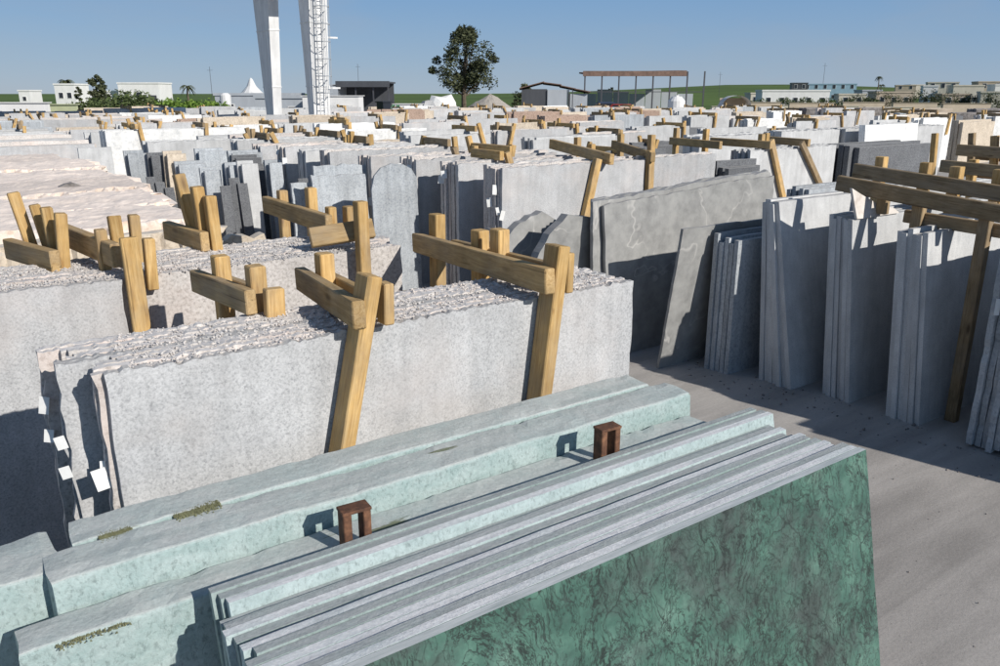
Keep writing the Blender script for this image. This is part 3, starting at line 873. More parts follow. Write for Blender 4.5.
# middle row on the far side of the aisle
GA = dict(top=0.02, side=0.006, step=0.07, rough=0.6)
stack('granite_plate', 6.55, 9.3, 9, 0.06, 2.72, 1.99, M['granite'], 'grey granite slab with slanting post on its face in the row past the aisle', 'granite slab behind the one with the slanting post', 'slabs behind the slanting post', back_mat=M['granite_rough'], papers=0.45, **GA)
stack('granite_plate', 9.4, 9.42, 8, 0.06, 1.75, 1.99, M['granite'], 'grey granite slab beside the short dark bundle in the row past the aisle', 'granite slab in the bundle beside the short dark bundle', 'granite beside the dark bundle', back_mat=M['granite_rough'], papers=0.45, **GA)
stack('dark_plate', 11.25, 9.2, 5, 0.1, 0.95, 1.75, M['darkgrey'], 'narrow slab coloured dark for shade between the two granite bundles past the aisle', 'narrow slab coloured dark for shade behind the front one between granite bundles', 'narrow slabs with shade in their colour', du=0.12, dh=0.12, **A)  # dark stone colour stands in for faces lying in shadow
stack('granite_plate', 12.3, 9.6, 8, 0.06, 2.6, 1.99, M['grey'], 'pale grey slab fronting the bundle held by two leaning posts', 'pale grey slab in the bundle held by two leaning posts', 'slabs held by two leaning posts', **GA)
stack('granite_plate', 6.45, 10.3, 7, 0.07, 2.75, 1.98, M['granite'], 'granite slab with a broken end right behind the slanting post bundle', 'granite slab in the bundle right behind the slanting post one', 'granite one bundle back', back_mat=M['granite_rough'], papers=0.45, **GA)
stack('granite_plate', 6.27, 11.25, 7, 0.07, 2.8, 2.0, M['granite'], 'granite slab beside the round topped slab', 'granite slab in the bundle beside the round topped slab', 'granite beside the round slab', back_mat=M['granite_rough'], papers=0.45, **GA)
o = slab('grey_plate', 5.4, 11.0, 0.75, 1.97, 0.04, M['bluegrey'], lean=R(3), outline=[(0, 0), (0.78, 0), (0.78, 1.75), (0.7, 1.88), (0.56, 1.95), (0.36, 1.97), (0.18, 1.92), (0.06, 1.8), (0, 1.6)], step=0.08, top=0.004, side=0.004)
tag(o, 'blue grey slab with a rounded top standing before the granite bundles', 'slab')
for i, (u, v, L, H) in enumerate(((4.95, 12.2, 0.95, 1.72), (5.1, 12.5, 1.2, 1.85), (4.8, 12.7, 0.7, 1.6))):
    o = slab('grey_plate', u, v, L, H, 0.06, M['bluegrey'], top=0.05, side=0.03, step=0.1, lean=R(4))
    tag(o, 'pale blue grey slab with broken corners next to the round topped slab', 'slab', 'broken blue grey slabs')
stack('granite_plate', 5.84, 13.6, 6, 0.08, 2.8, 2.0, M['granite'], 'granite slab beyond the broken blue grey slabs', 'granite slab in the bundle beyond the broken blue grey slabs', 'granite beyond the blue slabs', back_mat=M['granite_rough'], papers=0.45, **GA)
stack('granite_plate', 5.7, 15.4, 6, 0.08, 2.8, 2.0, M['granite'], 'granite slab fronting the bundle with a dark split end', 'granite slab in the bundle with a dark split end', 'granite with the split end', back_mat=M['granite_rough'], papers=0.45, **GA)
stack('granite_plate', 6.05, 12.4, 6, 0.07, 2.8, 1.96, M['granite'], 'granite slab fronting the bundle between the round slab and the broken blue ones', 'granite slab in the bundle between the round slab and the broken blue ones', 'granite between round and broken slabs', back_mat=M['granite_rough'], papers=0.4, **GA)
stack('granite_plate', 5.75, 14.5, 6, 0.07, 2.8, 1.97, M['grey'], 'pale slab fronting the bundle just before the split end bundle', 'pale slab in the bundle just before the split end bundle', 'pale slabs before the split end', **GA)
stack('granite_plate', 5.65, 16.7, 6, 0.07, 2.8, 1.95, M['granite'], 'granite slab fronting the bundle just past the split end bundle', 'granite slab in the bundle just past the split end bundle', 'granite past the split end', back_mat=M['granite_rough'], papers=0.4, **GA)
for i, (u, v, L, H) in enumerate(((3.2, 15.6, 0.45, 1.3), (4.2, 14.6, 0.5, 1.3), (5.2, 13.6, 0.5, 1.35))):  # dark leaning slabs; their colour also paints the shade low on the remnants
    for q in range(4):
        o = slab('dark_plate', u + 0.13 * q, v + 0.11 * ((q * 3) % 4), L * 0.36, H + 0.1 * ((q * 2 + i) % 3), 0.04, M['darkgrey'], lean=R(5 + 2 * q), skew=0.05 * (i % 3 - 1), **A)
        tag(o, 'low slab, dark partly for shade, leaning in front of the taller grey remnants', 'slab', 'low dark slabs before the remnants')
stack('grey_plate', 5.56, 17.9, 6, 0.08, 2.8, 2.0, M['grey'], 'plain grey slab with dark slabs leaning on it', 'plain grey slab behind the one with dark slabs leaning on it', 'plain grey slabs', **GA)
for i in range(5):
    o = slab('dark_plate', 5.2 + i * 0.22, 16.6 + i * 0.13, 0.5, 1.55 + 0.08 * (i % 3), 0.05, M['darkgrey'], lean=R(8 + i), skew=0.06, **A)
    tag(o, 'narrow dark slab leaning on the plain grey bundle', 'slab', 'narrow dark slabs leaning on grey')
stack('grey_plate', 3.95, 19.0, 5, 0.1, 2.3, 1.97, M['grey'], 'grey slab fronting the bundle before the white marble', 'grey slab in the bundle before the white marble', 'grey slabs before the white marble', **GA)
rem = [(3.15, 16.6, 0.35, 1.9, 'bluegrey'), (3.45, 16.3, 0.3, 1.86, 'darkgrey'), (3.62, 16.0, 0.34, 1.9, 'beige'), (3.85, 15.7, 0.5, 1.72, 'bluegrey'), (4.2, 15.6, 0.3, 1.6, 'bluegrey'), (4.3, 16.4, 0.55, 1.9, 'bluegrey'),
       (4.62, 15.2, 0.28, 1.7, 'bluegrey'), (4.72, 14.9, 0.3, 1.74, 'grey'), (4.85, 15.9, 0.5, 1.78, 'darkgrey'), (5.0, 16.2, 0.6, 1.85, 'bluegrey'), (5.3, 15.1, 0.25, 1.72, 'bluegrey'), (5.2, 15.7, 0.5, 1.6, 'darkgrey')]
for i, (u, v, L, H, mt) in enumerate(rem):
    for q in range(2):
        o = slab('beige_plate' if mt == 'beige' else 'dark_plate' if mt == 'darkgrey' else 'grey_plate', u - 0.04 * q, v + 0.14 * q, L, H + (0.05 * q), 0.07, M[mt], lean=R(2 + i % 4), skew=0.03 * (i % 3 - 1), **A)
        tag(o, {'beige': 'beige remnant standing among the grey remnants beside the pink rows', 'grey': 'plain grey remnant standing among blue grey ones beside the pink rows', 'darkgrey': 'dark narrow remnant standing beside the pink rows', 'bluegrey': 'narrow blue grey remnant standing beside the pink rows'}[mt], 'slab', {'beige': 'beige remnants', 'grey': 'plain grey remnants', 'darkgrey': 'dark remnants', 'bluegrey': 'blue grey remnants'}[mt])
stack('marble_plate', 4.2, 25.4, 4, 0.25, 4.0, 1.98, M['white'], 'long white marble slab fronting the brightest bundle beyond the pink rows', 'white marble slab in the long bright bundle beyond the pink rows', 'long white marble slabs', **A)
o = slab('grey_plate', 3.0, 22.0, 0.75, 1.72, 0.12, M['grey'], lean=R(3), **A)
tag(o, 'single grey slab standing at the end of the pink rows', 'slab')

# pale granite row across the cross aisle, right
for i, (u, v, L, H) in enumerate(((19.6, 14.3, 2.75, 1.97), (22.5, 14.2, 2.8, 1.98), (25.5, 14.25, 2.8, 1.96), (16.6, 14.6, 2.8, 1.9))):
    stack('granite_plate', u, v, 4, 0.15, L, H, M['grey'], 'broad pale granite slab facing the open cross aisle', 'pale granite slab behind those facing the cross aisle', 'pale granite by the cross aisle', **GA)
for o in C.objects:
    if o.get('label') == 'broad pale granite slab facing the open cross aisle': o['group'] = 'broad pale granite fronts'
o = slab('marble_plate', 22.6, 13.5, 2.9, 2.1, 0.2, M['white'], lean=R(4), **A)
tag(o, 'bright white marble slab leaning before the pale granite row', 'slab')

# timber of the middle rows
clamp('timber clamp with slanting post on the granite past the aisle',
      [((8.85, 11.1, 2.16), (8.43, 9.1, 2.04), 0.08, 0.16)],
      [((7.98, 9.24, 0.9), (8.27, 9.24, 2.05), 0.12, 0.09), ((8.85, 10.4, 1.8), (8.85, 10.4, 2.3), 0.09, 0.1), ((8.72, 9.9, 1.8), (8.72, 9.9, 2.22), 0.09, 0.1)])
clamp('timber clamp with straight post on the granite beside the dark bundle',
      [((10.3, 11.1, 2.1), (9.45, 9.25, 2.02), 0.08, 0.15)],
      [((9.52, 9.36, 1.0), (9.5, 9.36, 2.12), 0.12, 0.09), ((9.7, 9.55, 1.9), (9.7, 9.55, 2.35), 0.1, 0.1), ((10.2, 10.8, 1.8), (10.2, 10.8, 2.3), 0.09, 0.1)])
clamp('timber clamp with two parallel leaning posts on pale grey slabs',
      [((12.6, 10.8, 2.1), (12.75, 9.5, 2.08), 0.08, 0.14), ((13.9, 10.6, 2.1), (13.9, 9.5, 2.08), 0.08, 0.14)],
      [((13.33, 9.54, 1.05), (12.78, 9.54, 2.17), 0.11, 0.07), ((14.65, 9.54, 1.05), (13.7, 9.54, 2.1), 0.11, 0.07, M['wood_old']), ((13.1, 10.0, 1.9), (13.1, 10.0, 2.25), 0.1, 0.1), ((13.5, 10.2, 1.9), (13.5, 10.2, 2.25), 0.1, 0.1)])
clamp('timber clamp on two beams between the dark bundle and the leaning posts',
      [((12.0, 11.3, 2.1), (11.95, 10.0, 2.08), 0.08, 0.14)],
      [((12.05, 11.2, 1.6), (12.05, 11.2, 2.35), 0.09, 0.1), ((12.1, 10.5, 1.6), (12.1, 10.5, 2.35), 0.09, 0.1)])

def row_clamp(u, v, H, T, rng, label, group):
    """generic clamp astride a bundle of thickness T whose front is at v"""
    b = [((u, v + T + rng.uniform(0.1, 0.7), H + 0.08), (u + rng.uniform(-0.05, 0.05), v - 0.1, H + 0.08), 0.08, 0.14, M['wood'] if rng.random() < 0.5 else M['wood_old'])]
    p = []
    sk = rng.uniform(-0.25, 0.25)
    p.append(((u + 0.1 - sk, v - 0.06, H - rng.uniform(0.3, 1.1)), (u + 0.1, v - 0.06, H + rng.uniform(0.08, 0.22)), 0.1, 0.08))
    for k in range(rng.randint(1, 3)):
        y = v + T + rng.uniform(-0.1, 0.7)
        t = rng.uniform(-0.08, 0.08)
        p.append(((u + 0.1 * rng.choice((-1, 1)), y, H - 0.4), (u + 0.1 * rng.choice((-1, 1)) + t, y + t, H + rng.uniform(0.08, 0.3)), 0.09, 0.1, M['wood'] if rng.random() < 0.6 else M['wood_old']))
    clamp(label, b, p, group)

mrng = random.Random(21)
for (u, v, H) in ((7.4, 15.4, 2.0), (8.3, 13.6, 2.0), (7.9, 17.9, 2.0), (6.2, 17.9, 2.0), (8.0, 11.25, 2.0), (7.2, 10.3, 2.0), (5.0, 25.4, 2.0), (6.9, 25.4, 2.0)):
    row_clamp(u, v, H, 0.5, mrng, 'timber clamp with stub posts on a middle row bundle', 'timber clamps on the middle rows')

# ------------------------------------------------------------------ receding field of slab stacks
frng = random.Random(5)
mats = ['granite'] * 6 + ['grey'] * 4 + ['beige'] * 4 + ['white'] * 2 + ['brown', 'brown', 'bluegrey', 'darkgrey', 'darkgrey']
words = {'granite': 'speckled granite', 'grey': 'plain grey stone', 'beige': 'beige stone', 'white': 'white marble', 'brown': 'brown stone', 'bluegrey': 'blue grey stone', 'darkgrey': 'dark stone'}
def far_stack(u, v, L, H, mk, nsl, T, near):
    e = empty('slab_stack', (u, v, 0))
    p = T / nsl
    for i in range(nsl):
        slab('slab', frng.uniform(-0.1, 0.1), i * p, L + frng.uniform(-0.15, 0.1), H + frng.uniform(-0.06, 0.06), p * 0.8, M[mk] if i == 0 or mk != 'granite' else M['granite_rough'], e,
             top=0.025, side=0.03, step=0.14 if near else 0.4, lean=R(frng.uniform(-1, 3)))
    d = 'inner' if near else 'outer'
    tag(e, 'stack of %s slabs standing on edge in the %s rows of the yard' % (words[mk], d), 'slab stack', '%s stacks in the %s rows' % (words[mk], d))
cf, sf = math.cos(R(35)), math.sin(R(35))
cnt = 0
for j in range(14):
    u0 = 9.6 + 3.35 * j
    v = {0: 11.2, 1: 12.2, 2: 16.5}.get(j, 16.8 + 0.1 * j)
    while True:
        dist = math.hypot(u0, v)
        if dist > 70: break
        uu = u0 + frng.uniform(-0.25, 0.25)
        depth = uu * sf + v * cf; lat = uu * cf - v * sf
        if -0.68 * depth - 3.2 < lat < 0.68 * depth and frng.random() < 0.9:
            near = dist < 32
            mk = frng.choice(mats)
            T = frng.uniform(0.35, 0.7)
            H = frng.uniform(1.78, 2.08) if mk != 'darkgrey' else 1.6
            far_stack(uu, v, 2.7 + frng.uniform(-0.4, 0.15), H, mk, 5 if near else 3, T, near)
            cnt += 1
            if frng.random() < (0.75 if near else 0.55):
                row_clamp(uu + frng.uniform(0.4, 2.2), v, H, T, frng, 'timber clamp with stub posts in the %s field of stacks' % ('inner' if near else 'outer'), 'timber clamps in the %s field' % ('inner' if near else 'outer'))
        v += (2.1 if dist < 25 else 3.0 if dist < 40 else 4.4) * frng.uniform(0.8, 1.2)
for u0 in (1.2, 4.2, 6.6):
    v = {1.2: 23.5, 4.2: 28.5, 6.6: 21.0}[u0]
    while v < 62:
        mk = frng.choice(['granite', 'grey', 'beige', 'granite', 'bluegrey'])
        far_stack(u0 + frng.uniform(-0.3, 0.3), v, 2.6, frng.uniform(1.6, 1.95), mk, 3, 0.6, False)
        if frng.random() < 0.5:
            row_clamp(u0 + frng.uniform(0.4, 2.0), v, 1.85, 0.6, frng, 'timber clamp with stub posts in the outer field of stacks', 'timber clamps in the outer field')
        v += frng.uniform(2.2, 3.4)

# long rows of squared grey blocks at the edge of the yard, right
for i in range(16):
    x, y = far(770 + i * 19, 62 + (i % 2) * 1.5)
    o = rough_block('quarry_block', 0, 2.3, 0, 1.2, 1.5 + 0.25 * (i % 3), M['blockgrey'] if i % 4 else M['tan'], 0.06, 0.06, 60 + i, nx=6)
    o.location = (x, y, 0); o.rotation_euler = (0, 0, R(-32 + frng.uniform(-6, 6)))
    tag(o, 'rough squared grey quarry block in the long row before the town' if i % 4 else 'tan quarry block in the long row before the town', 'stone block', 'quarry blocks before the town' if i % 4 else 'tan quarry blocks before the town')

# ------------------------------------------------------------------ gantry crane
def crane():
    e = empty('gantry_crane', (16.75, 40.0, 0), 0)
    PW = M['paint_white']
    def leg(y, wu0, wu1, wv0, wv1):
        v = []
        for z, w, d in ((0.9, wu0, wv0), (9.6, wu1, wv1)):
            v += [(-w, y - d, z), (w, y - d, z), (w, y + d, z), (-w, y + d, z)]
        f = [(0, 3, 2, 1), (4, 5, 6, 7), (0, 1, 5, 4), (1, 2, 6, 5), (2, 3, 7, 6), (3, 0, 4, 7)]
        lg = mesh_obj('leg', v, f, PW, e)
        for z in (3.3, 6.3):
            t = (z - 0.9) / 8.7
            w = wu0 + (wu1 - wu0) * t + 0.03; d = wv0 + (wv1 - wv0) * t + 0.03
            box('flange', -w, w, y - d, y + d, z, z + 0.05, PW, lg)
    leg(0, 0.42, 0.5, 0.3, 0.75); leg(6.6, 0.24, 0.3, 0.5, 1.35)
    m = MB(); m.box(-0.4, 0.4, -1.4, 8.0, 0.45, 0.9); m.build('sill_beam', PW, e)
    for y in (-0.8, 1.0, 5.6, 7.4):
        m = MB(); m.tube((-0.15, y, 0.28), (0.15, y, 0.28), 0.28, n=16); m.build('wheel', M['steel_dark'], e)
    for y in (1.4, 5.2):
        m = MB(); m.box(-26, 3.0, y - 0.45, y + 0.45, 9.6, 11.2); m.build('girder', PW, e)
    m = MB(); m.box(-0.7, 0.7, -0.9, 7.5, 9.2, 9.6); m.build('cross_beam', PW, e)
    # caged ladder on the near leg
    m = MB()
    for x in (-0.2, 0.2): m.tube((x, -0.62, 0.9), (x, -0.95, 9.5), 0.03, n=6)
    z = 1.1
    while z < 9.4:
        yy = -0.62 - 0.33 * (z - 0.9) / 8.6
        m.tube((-0.2, yy, z), (0.2, yy, z), 0.018, n=5); z += 0.3
    lad = m.build('ladder', PW, e)
    m = MB()
    z = 3.0
    while z < 9.4:
        yy = -0.62 - 0.33 * (z - 0.9) / 8.6
        pr = None
        for a in range(9):
            t = math.pi * a / 8
            q = (0.38 * math.cos(t), yy - 0.62 * math.sin(t), z)
            if pr: m.tube(pr, q, 0.022, n=5)
            pr = q
        z += 0.8
    for a in (1, 3, 4, 5, 7):
        t = math.pi * a / 8
        m.tube((0.38 * math.cos(t), -0.7 - 0.62 * math.sin(t), 3.0), (0.38 * math.cos(t), -0.94 - 0.62 * math.sin(t), 9.4), 0.016, n=5)
    m.build('safety_cage', M['wall_grey'], e)
    for z in (3.2, 5.6, 8.0):
        m = MB(); m.box(0.3, 1.0, -0.5, -0.35, z, z + 0.08); m.build('bracket', PW, e)
    tag(e, 'tall white gantry crane with tapering legs and a caged ladder', 'crane')
crane()

# ------------------------------------------------------------------ trees and bushes
def foliage(name, mat, clumps, leaf_size, per, seed, parent):
    rng = random.Random(seed)
    v = []; f = []
    for (cx, cy, cz, r) in clumps:
        for i in range(per):
            d = Vector((rng.gauss(0, 1), rng.gauss(0, 1), rng.gauss(0, 1))).normalized() * r * (rng.random() ** 0.45)
            c = Vector((cx, cy, cz)) + Vector((d.x, d.y, d.z * 0.8))
            a = Vector((rng.gauss(0, 1), rng.gauss(0, 1), rng.gauss(0, 0.6))).normalized()
            b = a.cross(Vector((rng.gauss(0, 1), rng.gauss(0, 1), rng.gauss(0, 1)))).normalized()
            s = leaf_size * rng.uniform(0.6, 1.3)
            n = len(v)
            v += [tuple(c - a * s), tuple(c + b * s * 0.45), tuple(c + a * s), tuple(c - b * s * 0.45)]
            f.append((n, n + 1, n + 2, n + 3))
    return mesh_obj(name, v, f, mat, parent)

def limb(m, p, q, r0, r1, seg=4, wob=0.1, seed=0):
    rng = random.Random(seed)
    p = Vector(p); q = Vector(q); pr = p
    for i in range(1, seg + 1):
        t = i / seg
        c = p.lerp(q, t) + (Vector((rng.uniform(-1, 1), rng.uniform(-1, 1), rng.uniform(-0.5, 0.5))) * wob if i < seg else Vector())
        m.tube(pr, c, r0 + (r1 - r0) * (i - 1) / seg, r0 + (r1 - r0) * t, 7)
        pr = c

def tree(px, dist, height, width, base, label, seed, mat='leaf_dark', nclump=34, per=130, leaf_s=0.28, name='tree'):
    x, y = far(px, dist)
    e = empty(name, (x, y, 0), -R(35))
    rng = random.Random(seed)
    m = MB()
    top = base + (height - base) * 0.45
    limb(m, (0, 0, 0), (0.1, 0, top), width * 0.04, width * 0.022, 5, 0.12, seed)
    cl = []
    for i in range(nclump):
        t = rng.random()
        z = base + (height - base) * (0.06 + 0.9 * t)
        env = math.sin(math.pi * min(1, 0.22 + 0.76 * t)) ** 0.7
        a = rng.uniform(0, 6.283); rr = width * 0.5 * env * (rng.random() ** 0.5) * rng.uniform(0.6, 1.05)
        c = (rr * math.cos(a), rr * math.sin(a), z)
        cl.append((*c, width * rng.uniform(0.07, 0.14)))
        if i % 3 == 0: limb(m, (0.05, 0, base * 0.75 + rng.uniform(0, top - base * 0.75)), c, width * 0.012, width * 0.003, 4, 0.2, seed + i)
    m.build('trunk', M['bark'], e)
    foliage('crown', M[mat], cl, leaf_s, per, seed, e)
    tag(e, label, 'tree')
    return e
tree(464, 120, 11.8, 10.2, 2.8, 'tall dark broadleaf tree standing alone beyond the yard', 4, nclump=66, per=140, leaf_s=0.22)
tree(97, 150, 5.7, 4.6, 1.2, 'round dark tree between the white houses', 9, nclump=30, per=90, leaf_s=0.25)
tree(78, 148, 4.0, 2.2, 0.8, 'small dark tree between the round one and a white house', 10, nclump=14, per=70, leaf_s=0.2)
tree(525, 170, 4.6, 7.0, 0.4, 'low dark trees clump beside the tin shed', 12, nclump=24, per=60, leaf_s=0.3)
tree(612, 330, 5, 6, 0.5, 'small tree on the horizon behind the long open shed', 13, nclump=14, per=40, leaf_s=0.4)

def palm(px, dist, h, label, seed):
    x, y = far(px, dist)
    e = empty('palm_tree', (x, y, 0))
    m = MB(); limb(m, (0, 0, 0), (0.2, 0, h), 0.22, 0.15, 5, 0.1, seed); m.build('trunk', M['bark'], e)
    rng = random.Random(seed)
    m = MB()
    for i in range(26):
        a = rng.uniform(0, 6.283); up = rng.uniform(-0.2, 1.0)
        pr = Vector((0.2, 0, h)); L = 1.45
        for k in range(1, 6):
            t = k / 5
            q = Vector((0.2 + math.cos(a) * L * t, math.sin(a) * L * t, h + up * L * t * 0.9 - 1.5 * t * t))
            s = Vector((-math.sin(a), math.cos(a), 0)) * 0.22 * (1.1 - t)
            s2 = Vector((-math.sin(a), math.cos(a), 0)) * 0.22 * (1.3 - t)
            m.add([pr - s2 + Vector((0, 0, -0.1)), pr, q, q - s + Vector((0, 0, -0.1))], [(0, 1, 2, 3)])
            m.add([pr + s2 + Vector((0, 0, -0.1)), pr, q, q + s + Vector((0, 0, -0.1))], [(0, 1, 2, 3)])
            pr = q
    m.build('fronds', M['leaf_dark'], e)
    tag(e, label, 'palm tree')
palm(66, 165, 5.0, 'small palm tree above the white house', 31)
palm(187, 170, 4.2, 'lone palm tree above the bright green bushes', 32)
palm(877, 330, 8.5, 'palm tree rising above the town roofs', 33)
palm(880, 360, 6.0, 'shorter palm tree beside the one above the town roofs', 34)

def bush(px, dist, w, h, mat, label, group, seed, per=70):
    x, y = far(px, dist)
    e = empty('bush', (x, y, 0), -R(35))
    rng = random.Random(seed)
    m = MB()
    cl = []
    for i in range(16):
        a = rng.uniform(-1, 1)
        c = (a * w / 2, rng.uniform(-0.8, 0.8), h * rng.uniform(0.3, 0.85) * (1 - 0.35 * a * a))
        cl.append((*c, h * rng.uniform(0.22, 0.34)))
        if i % 3 == 0: limb(m, (a * w * 0.3, 0, 0), c, 0.06, 0.02, 3, 0.1, seed + i)
    m.build('stem', M['bark'], e)
    foliage('foliage', M[mat], cl, 0.17, per, seed, e)
    tag(e, label, 'bush', group)
for i in range(9):
    bush(76 + i * 10, 72 + (i % 3) * 3, 2.2, frng.uniform(2.3, 3.1) + (0.4 if 4 <= i <= 7 else 0), 'leaf_mid', 'olive green bush in the hedge beside the faded green wall', 'olive hedge bushes', 200 + i)
for i in range(7):
    bush(168 + i * 8, 74 + (i % 2) * 3, 2.0, frng.uniform(2.2, 2.7), 'leaf_bright', 'bright green bush in the hedge near the lone palm', 'bright hedge bushes', 230 + i)
for i in range(6):
    bush(760 + i * 22, 150 + (i % 3) * 9, 5, 2.2, 'leaf_mid', 'dusty bush before the town houses', 'bushes before the town', 260 + i, 40)
for i in range(7):
    bush(860 + i * 22, 160 + (i % 3) * 12, 5, frng.uniform(2.5, 4), 'leaf_dark', 'dark bush among the town houses', 'dark bushes in the town', 280 + i, 40)

# ------------------------------------------------------------------ buildings
def building(name, px, dist, w, d, h, wall, label, cat='building', rot=-35, roof=None, wins=(), group=None, door=None, flat=True, win_h=1.0, parapet=0.25):
    """front faces the camera side; wins = list of (x centre fraction, z centre, width, height)"""
    x, y = far(px, dist)
    e = empty(name, (x, y, 0), R(rot))
    box('wall', -w / 2, w / 2, 0, d, 0, h, wall, e)
    rm = roof or wall
    if flat: box('roof', -w / 2 - 0.12, w / 2 + 0.12, -0.12, d + 0.12, h, h + parapet, rm, e)
    else:
        v = [(-w / 2 - .3, -.3, h), (w / 2 + .3, -.3, h), (w / 2 + .3, d + .3, h), (-w / 2 - .3, d + .3, h), (-w / 2 - .3, d / 2, h + d * 0.22), (w / 2 + .3, d / 2, h + d * 0.22)]
        mesh_obj('roof', v, [(0, 1, 5, 4), (2, 3, 4, 5), (0, 4, 3), (1, 2, 5), (0, 3, 2, 1)], rm, e)
    for (fx, z, ww, wh) in wins:
        wo_ = box('window', fx * w - ww / 2, fx * w + ww / 2, -0.06, 0.02, z - wh / 2, z + wh / 2, M['wall_white'], e)
        box('pane', fx * w - ww / 2 + 0.06, fx * w + ww / 2 - 0.06, -0.075, -0.063, z - wh / 2 + 0.06, z + wh / 2 - 0.06, M['glass'], wo_)
    if door:
        dx, dw, dh = door
        do = box('door', dx * w - dw / 2, dx * w + dw / 2, -0.05, 0.02, 0, dh, M['steel_dark'], e)
        box('handle', dx * w + dw * 0.3, dx * w + dw * 0.38, -0.09, -0.053, 1.0, 1.08, M['paint_white'], do)
    tag(e, label, cat, group)
    return e
WW = M['wall_white']
# left edge
building('boundary_barrier', -3, 71, 7.1, 0.3, 2.3, WW, 'bright white wall past the faded green wall of the hedge', 'wall', parapet=0.06)
building('boundary_barrier', 54, 71, 3.0, 0.3, 2.15, M['wall_green'], 'faded yellow green wall between white wall and hedge', 'wall', parapet=0.06)
building('house', 65, 160, 3.4, 5, 4.3, WW, 'white house under the small palm tree', 'house', wins=((-.2, 2.6, .8, 1.0), (.22, 2.6, .8, 1.0)))
building('house', 100, 170, 9, 5, 3.2, WW, 'long low white house behind the round tree', 'house', wins=((-.3, 1.8, 1, 1), (.1, 1.8, 1, 1), (.35, 1.8, 1, 1)))
building('house', 139, 165, 7.4, 6, 4.6, WW, 'white flat roofed house with an open porch beyond the hedge', 'house', wins=((-.3, 2.6, 1, 1.2), (0, 2.6, 1, 1.2)), door=(.33, 1.4, 2.6))
building('house', 24, 175, 2.0, 4, 3.3, WW, 'tiny white house beyond the bright white wall', 'house', wins=((0, 2, .7, .8),))
building('storage_building', 252, 88, 7.6, 6, 2.75, M['wall_grey'], 'long grey sheet metal building behind the white crane leg', 'building', wins=((-.3, 1.6, .8, .7),))
building('site_cabin', 285, 74, 5.2, 2.5, 2.55, M['wall_grey'], 'pale grey cabin seen between the crane legs', 'cabin', wins=((.1, 1.6, .7, .6),))
building('site_cabin', 330, 70, 4.6, 2.5, 2.75, WW, 'pale cabin with one small window beside the dark shed', 'cabin', wins=((.06, 1.75, .45, .3),), parapet=0.05)
# white tent
x, y = far(252, 120)
e = empty('tent', (x, y, 0), R(-35))
v = []; f = []
for j, (r, z) in enumerate(((2.0, 2.6), (1.3, 3.1), (0.6, 3.9), (0.22, 4.8), (0.03, 5.0))):
    for i in range(12):
        t = 6.28318 * i / 12
        v.append((r * math.cos(t) * (1 if i % 3 else 1.1), r * math.sin(t), z))
    if j:
        for i in range(12): f.append(((j - 1) * 12 + i, (j - 1) * 12 + (i + 1) % 12, j * 12 + (i + 1) % 12, j * 12 + i))
mesh_obj('canopy', v, f, M['paint_white'], e)
for sx in (-1, 1):
    for sy in (-1, 1):
        m = MB(); m.tube((sx * 1.3, sy * 1.3, 0), (sx * 1.3, sy * 1.3, 2.75), 0.05); m.build('pole', M['paint_white'], e)
tag(e, 'white peaked tent roof behind the long grey building', 'tent')
# water tank post
x, y = far(225, 80)
e = empty('water_tank', (x, y, 0))
m = MB(); m.box(-.35, .35, -.35, .35, 0, 2.0); m.build('stand', WW, e)
m = MB(); m.tube((0, 0, 2.0), (0, 0, 2.8), 0.5, 0.5, 14); m.tube((0, 0, 2.8), (0, 0, 3.0), 0.5, 0.25, 14); m.build('tank', M['paint_white'], e)
tag(e, 'white round water tank on a stand at the end of the hedge', 'water tank')

# dark open shed
x, y = far(365, 82)
e = empty('open_shed', (x, y, 0), R(-35))
box('back_wall', -2.6, 2.3, 4.0, 4.1, 0, 3.9, M['wall_dark'], e)
box('side_wall', -2.62, -2.52, 0, 4.0, 0, 3.75, M['wall_grey'], e)
box('roof', -2.75, 2.45, -0.3, 4.3, 3.9, 4.05, M['wall_dark'], e)
box('fascia', -2.75, 2.45, -0.36, -0.3, 3.55, 4.1, M['wall_dark'], e)
for xx in (-2.55, -0.9, 0.8, 2.25): box('post', xx - .06, xx + .06, 0.0, .12, 0, 3.9, M['steel_dark'], e)
tag(e, 'dark open fronted shed beside the pale cabin', 'shed')
# side lean-to
x, y = far(330, 90)
e = empty('sheet_metal_store', (x, y, 0), R(-35))
box('wall', -2.4, 1.6, 0, 4, 0, 3.7, M['wall_grey'], e)
mesh_obj('roof', [(-2.5, -.1, 3.3), (1.7, -.1, 4.0), (1.7, 4.1, 4.0), (-2.5, 4.1, 3.3), (-2.5, -.1, 3.4), (1.7, -.1, 4.1), (1.7, 4.1, 4.1), (-2.5, 4.1, 3.4)], [(0, 3, 2, 1), (4, 5, 6, 7), (0, 1, 5, 4), (1, 2, 6, 5), (2, 3, 7, 6), (3, 0, 4, 7)], M['wall_grey'], e)
tag(e, 'grey store with a sloping roof against the dark shed', 'shed')
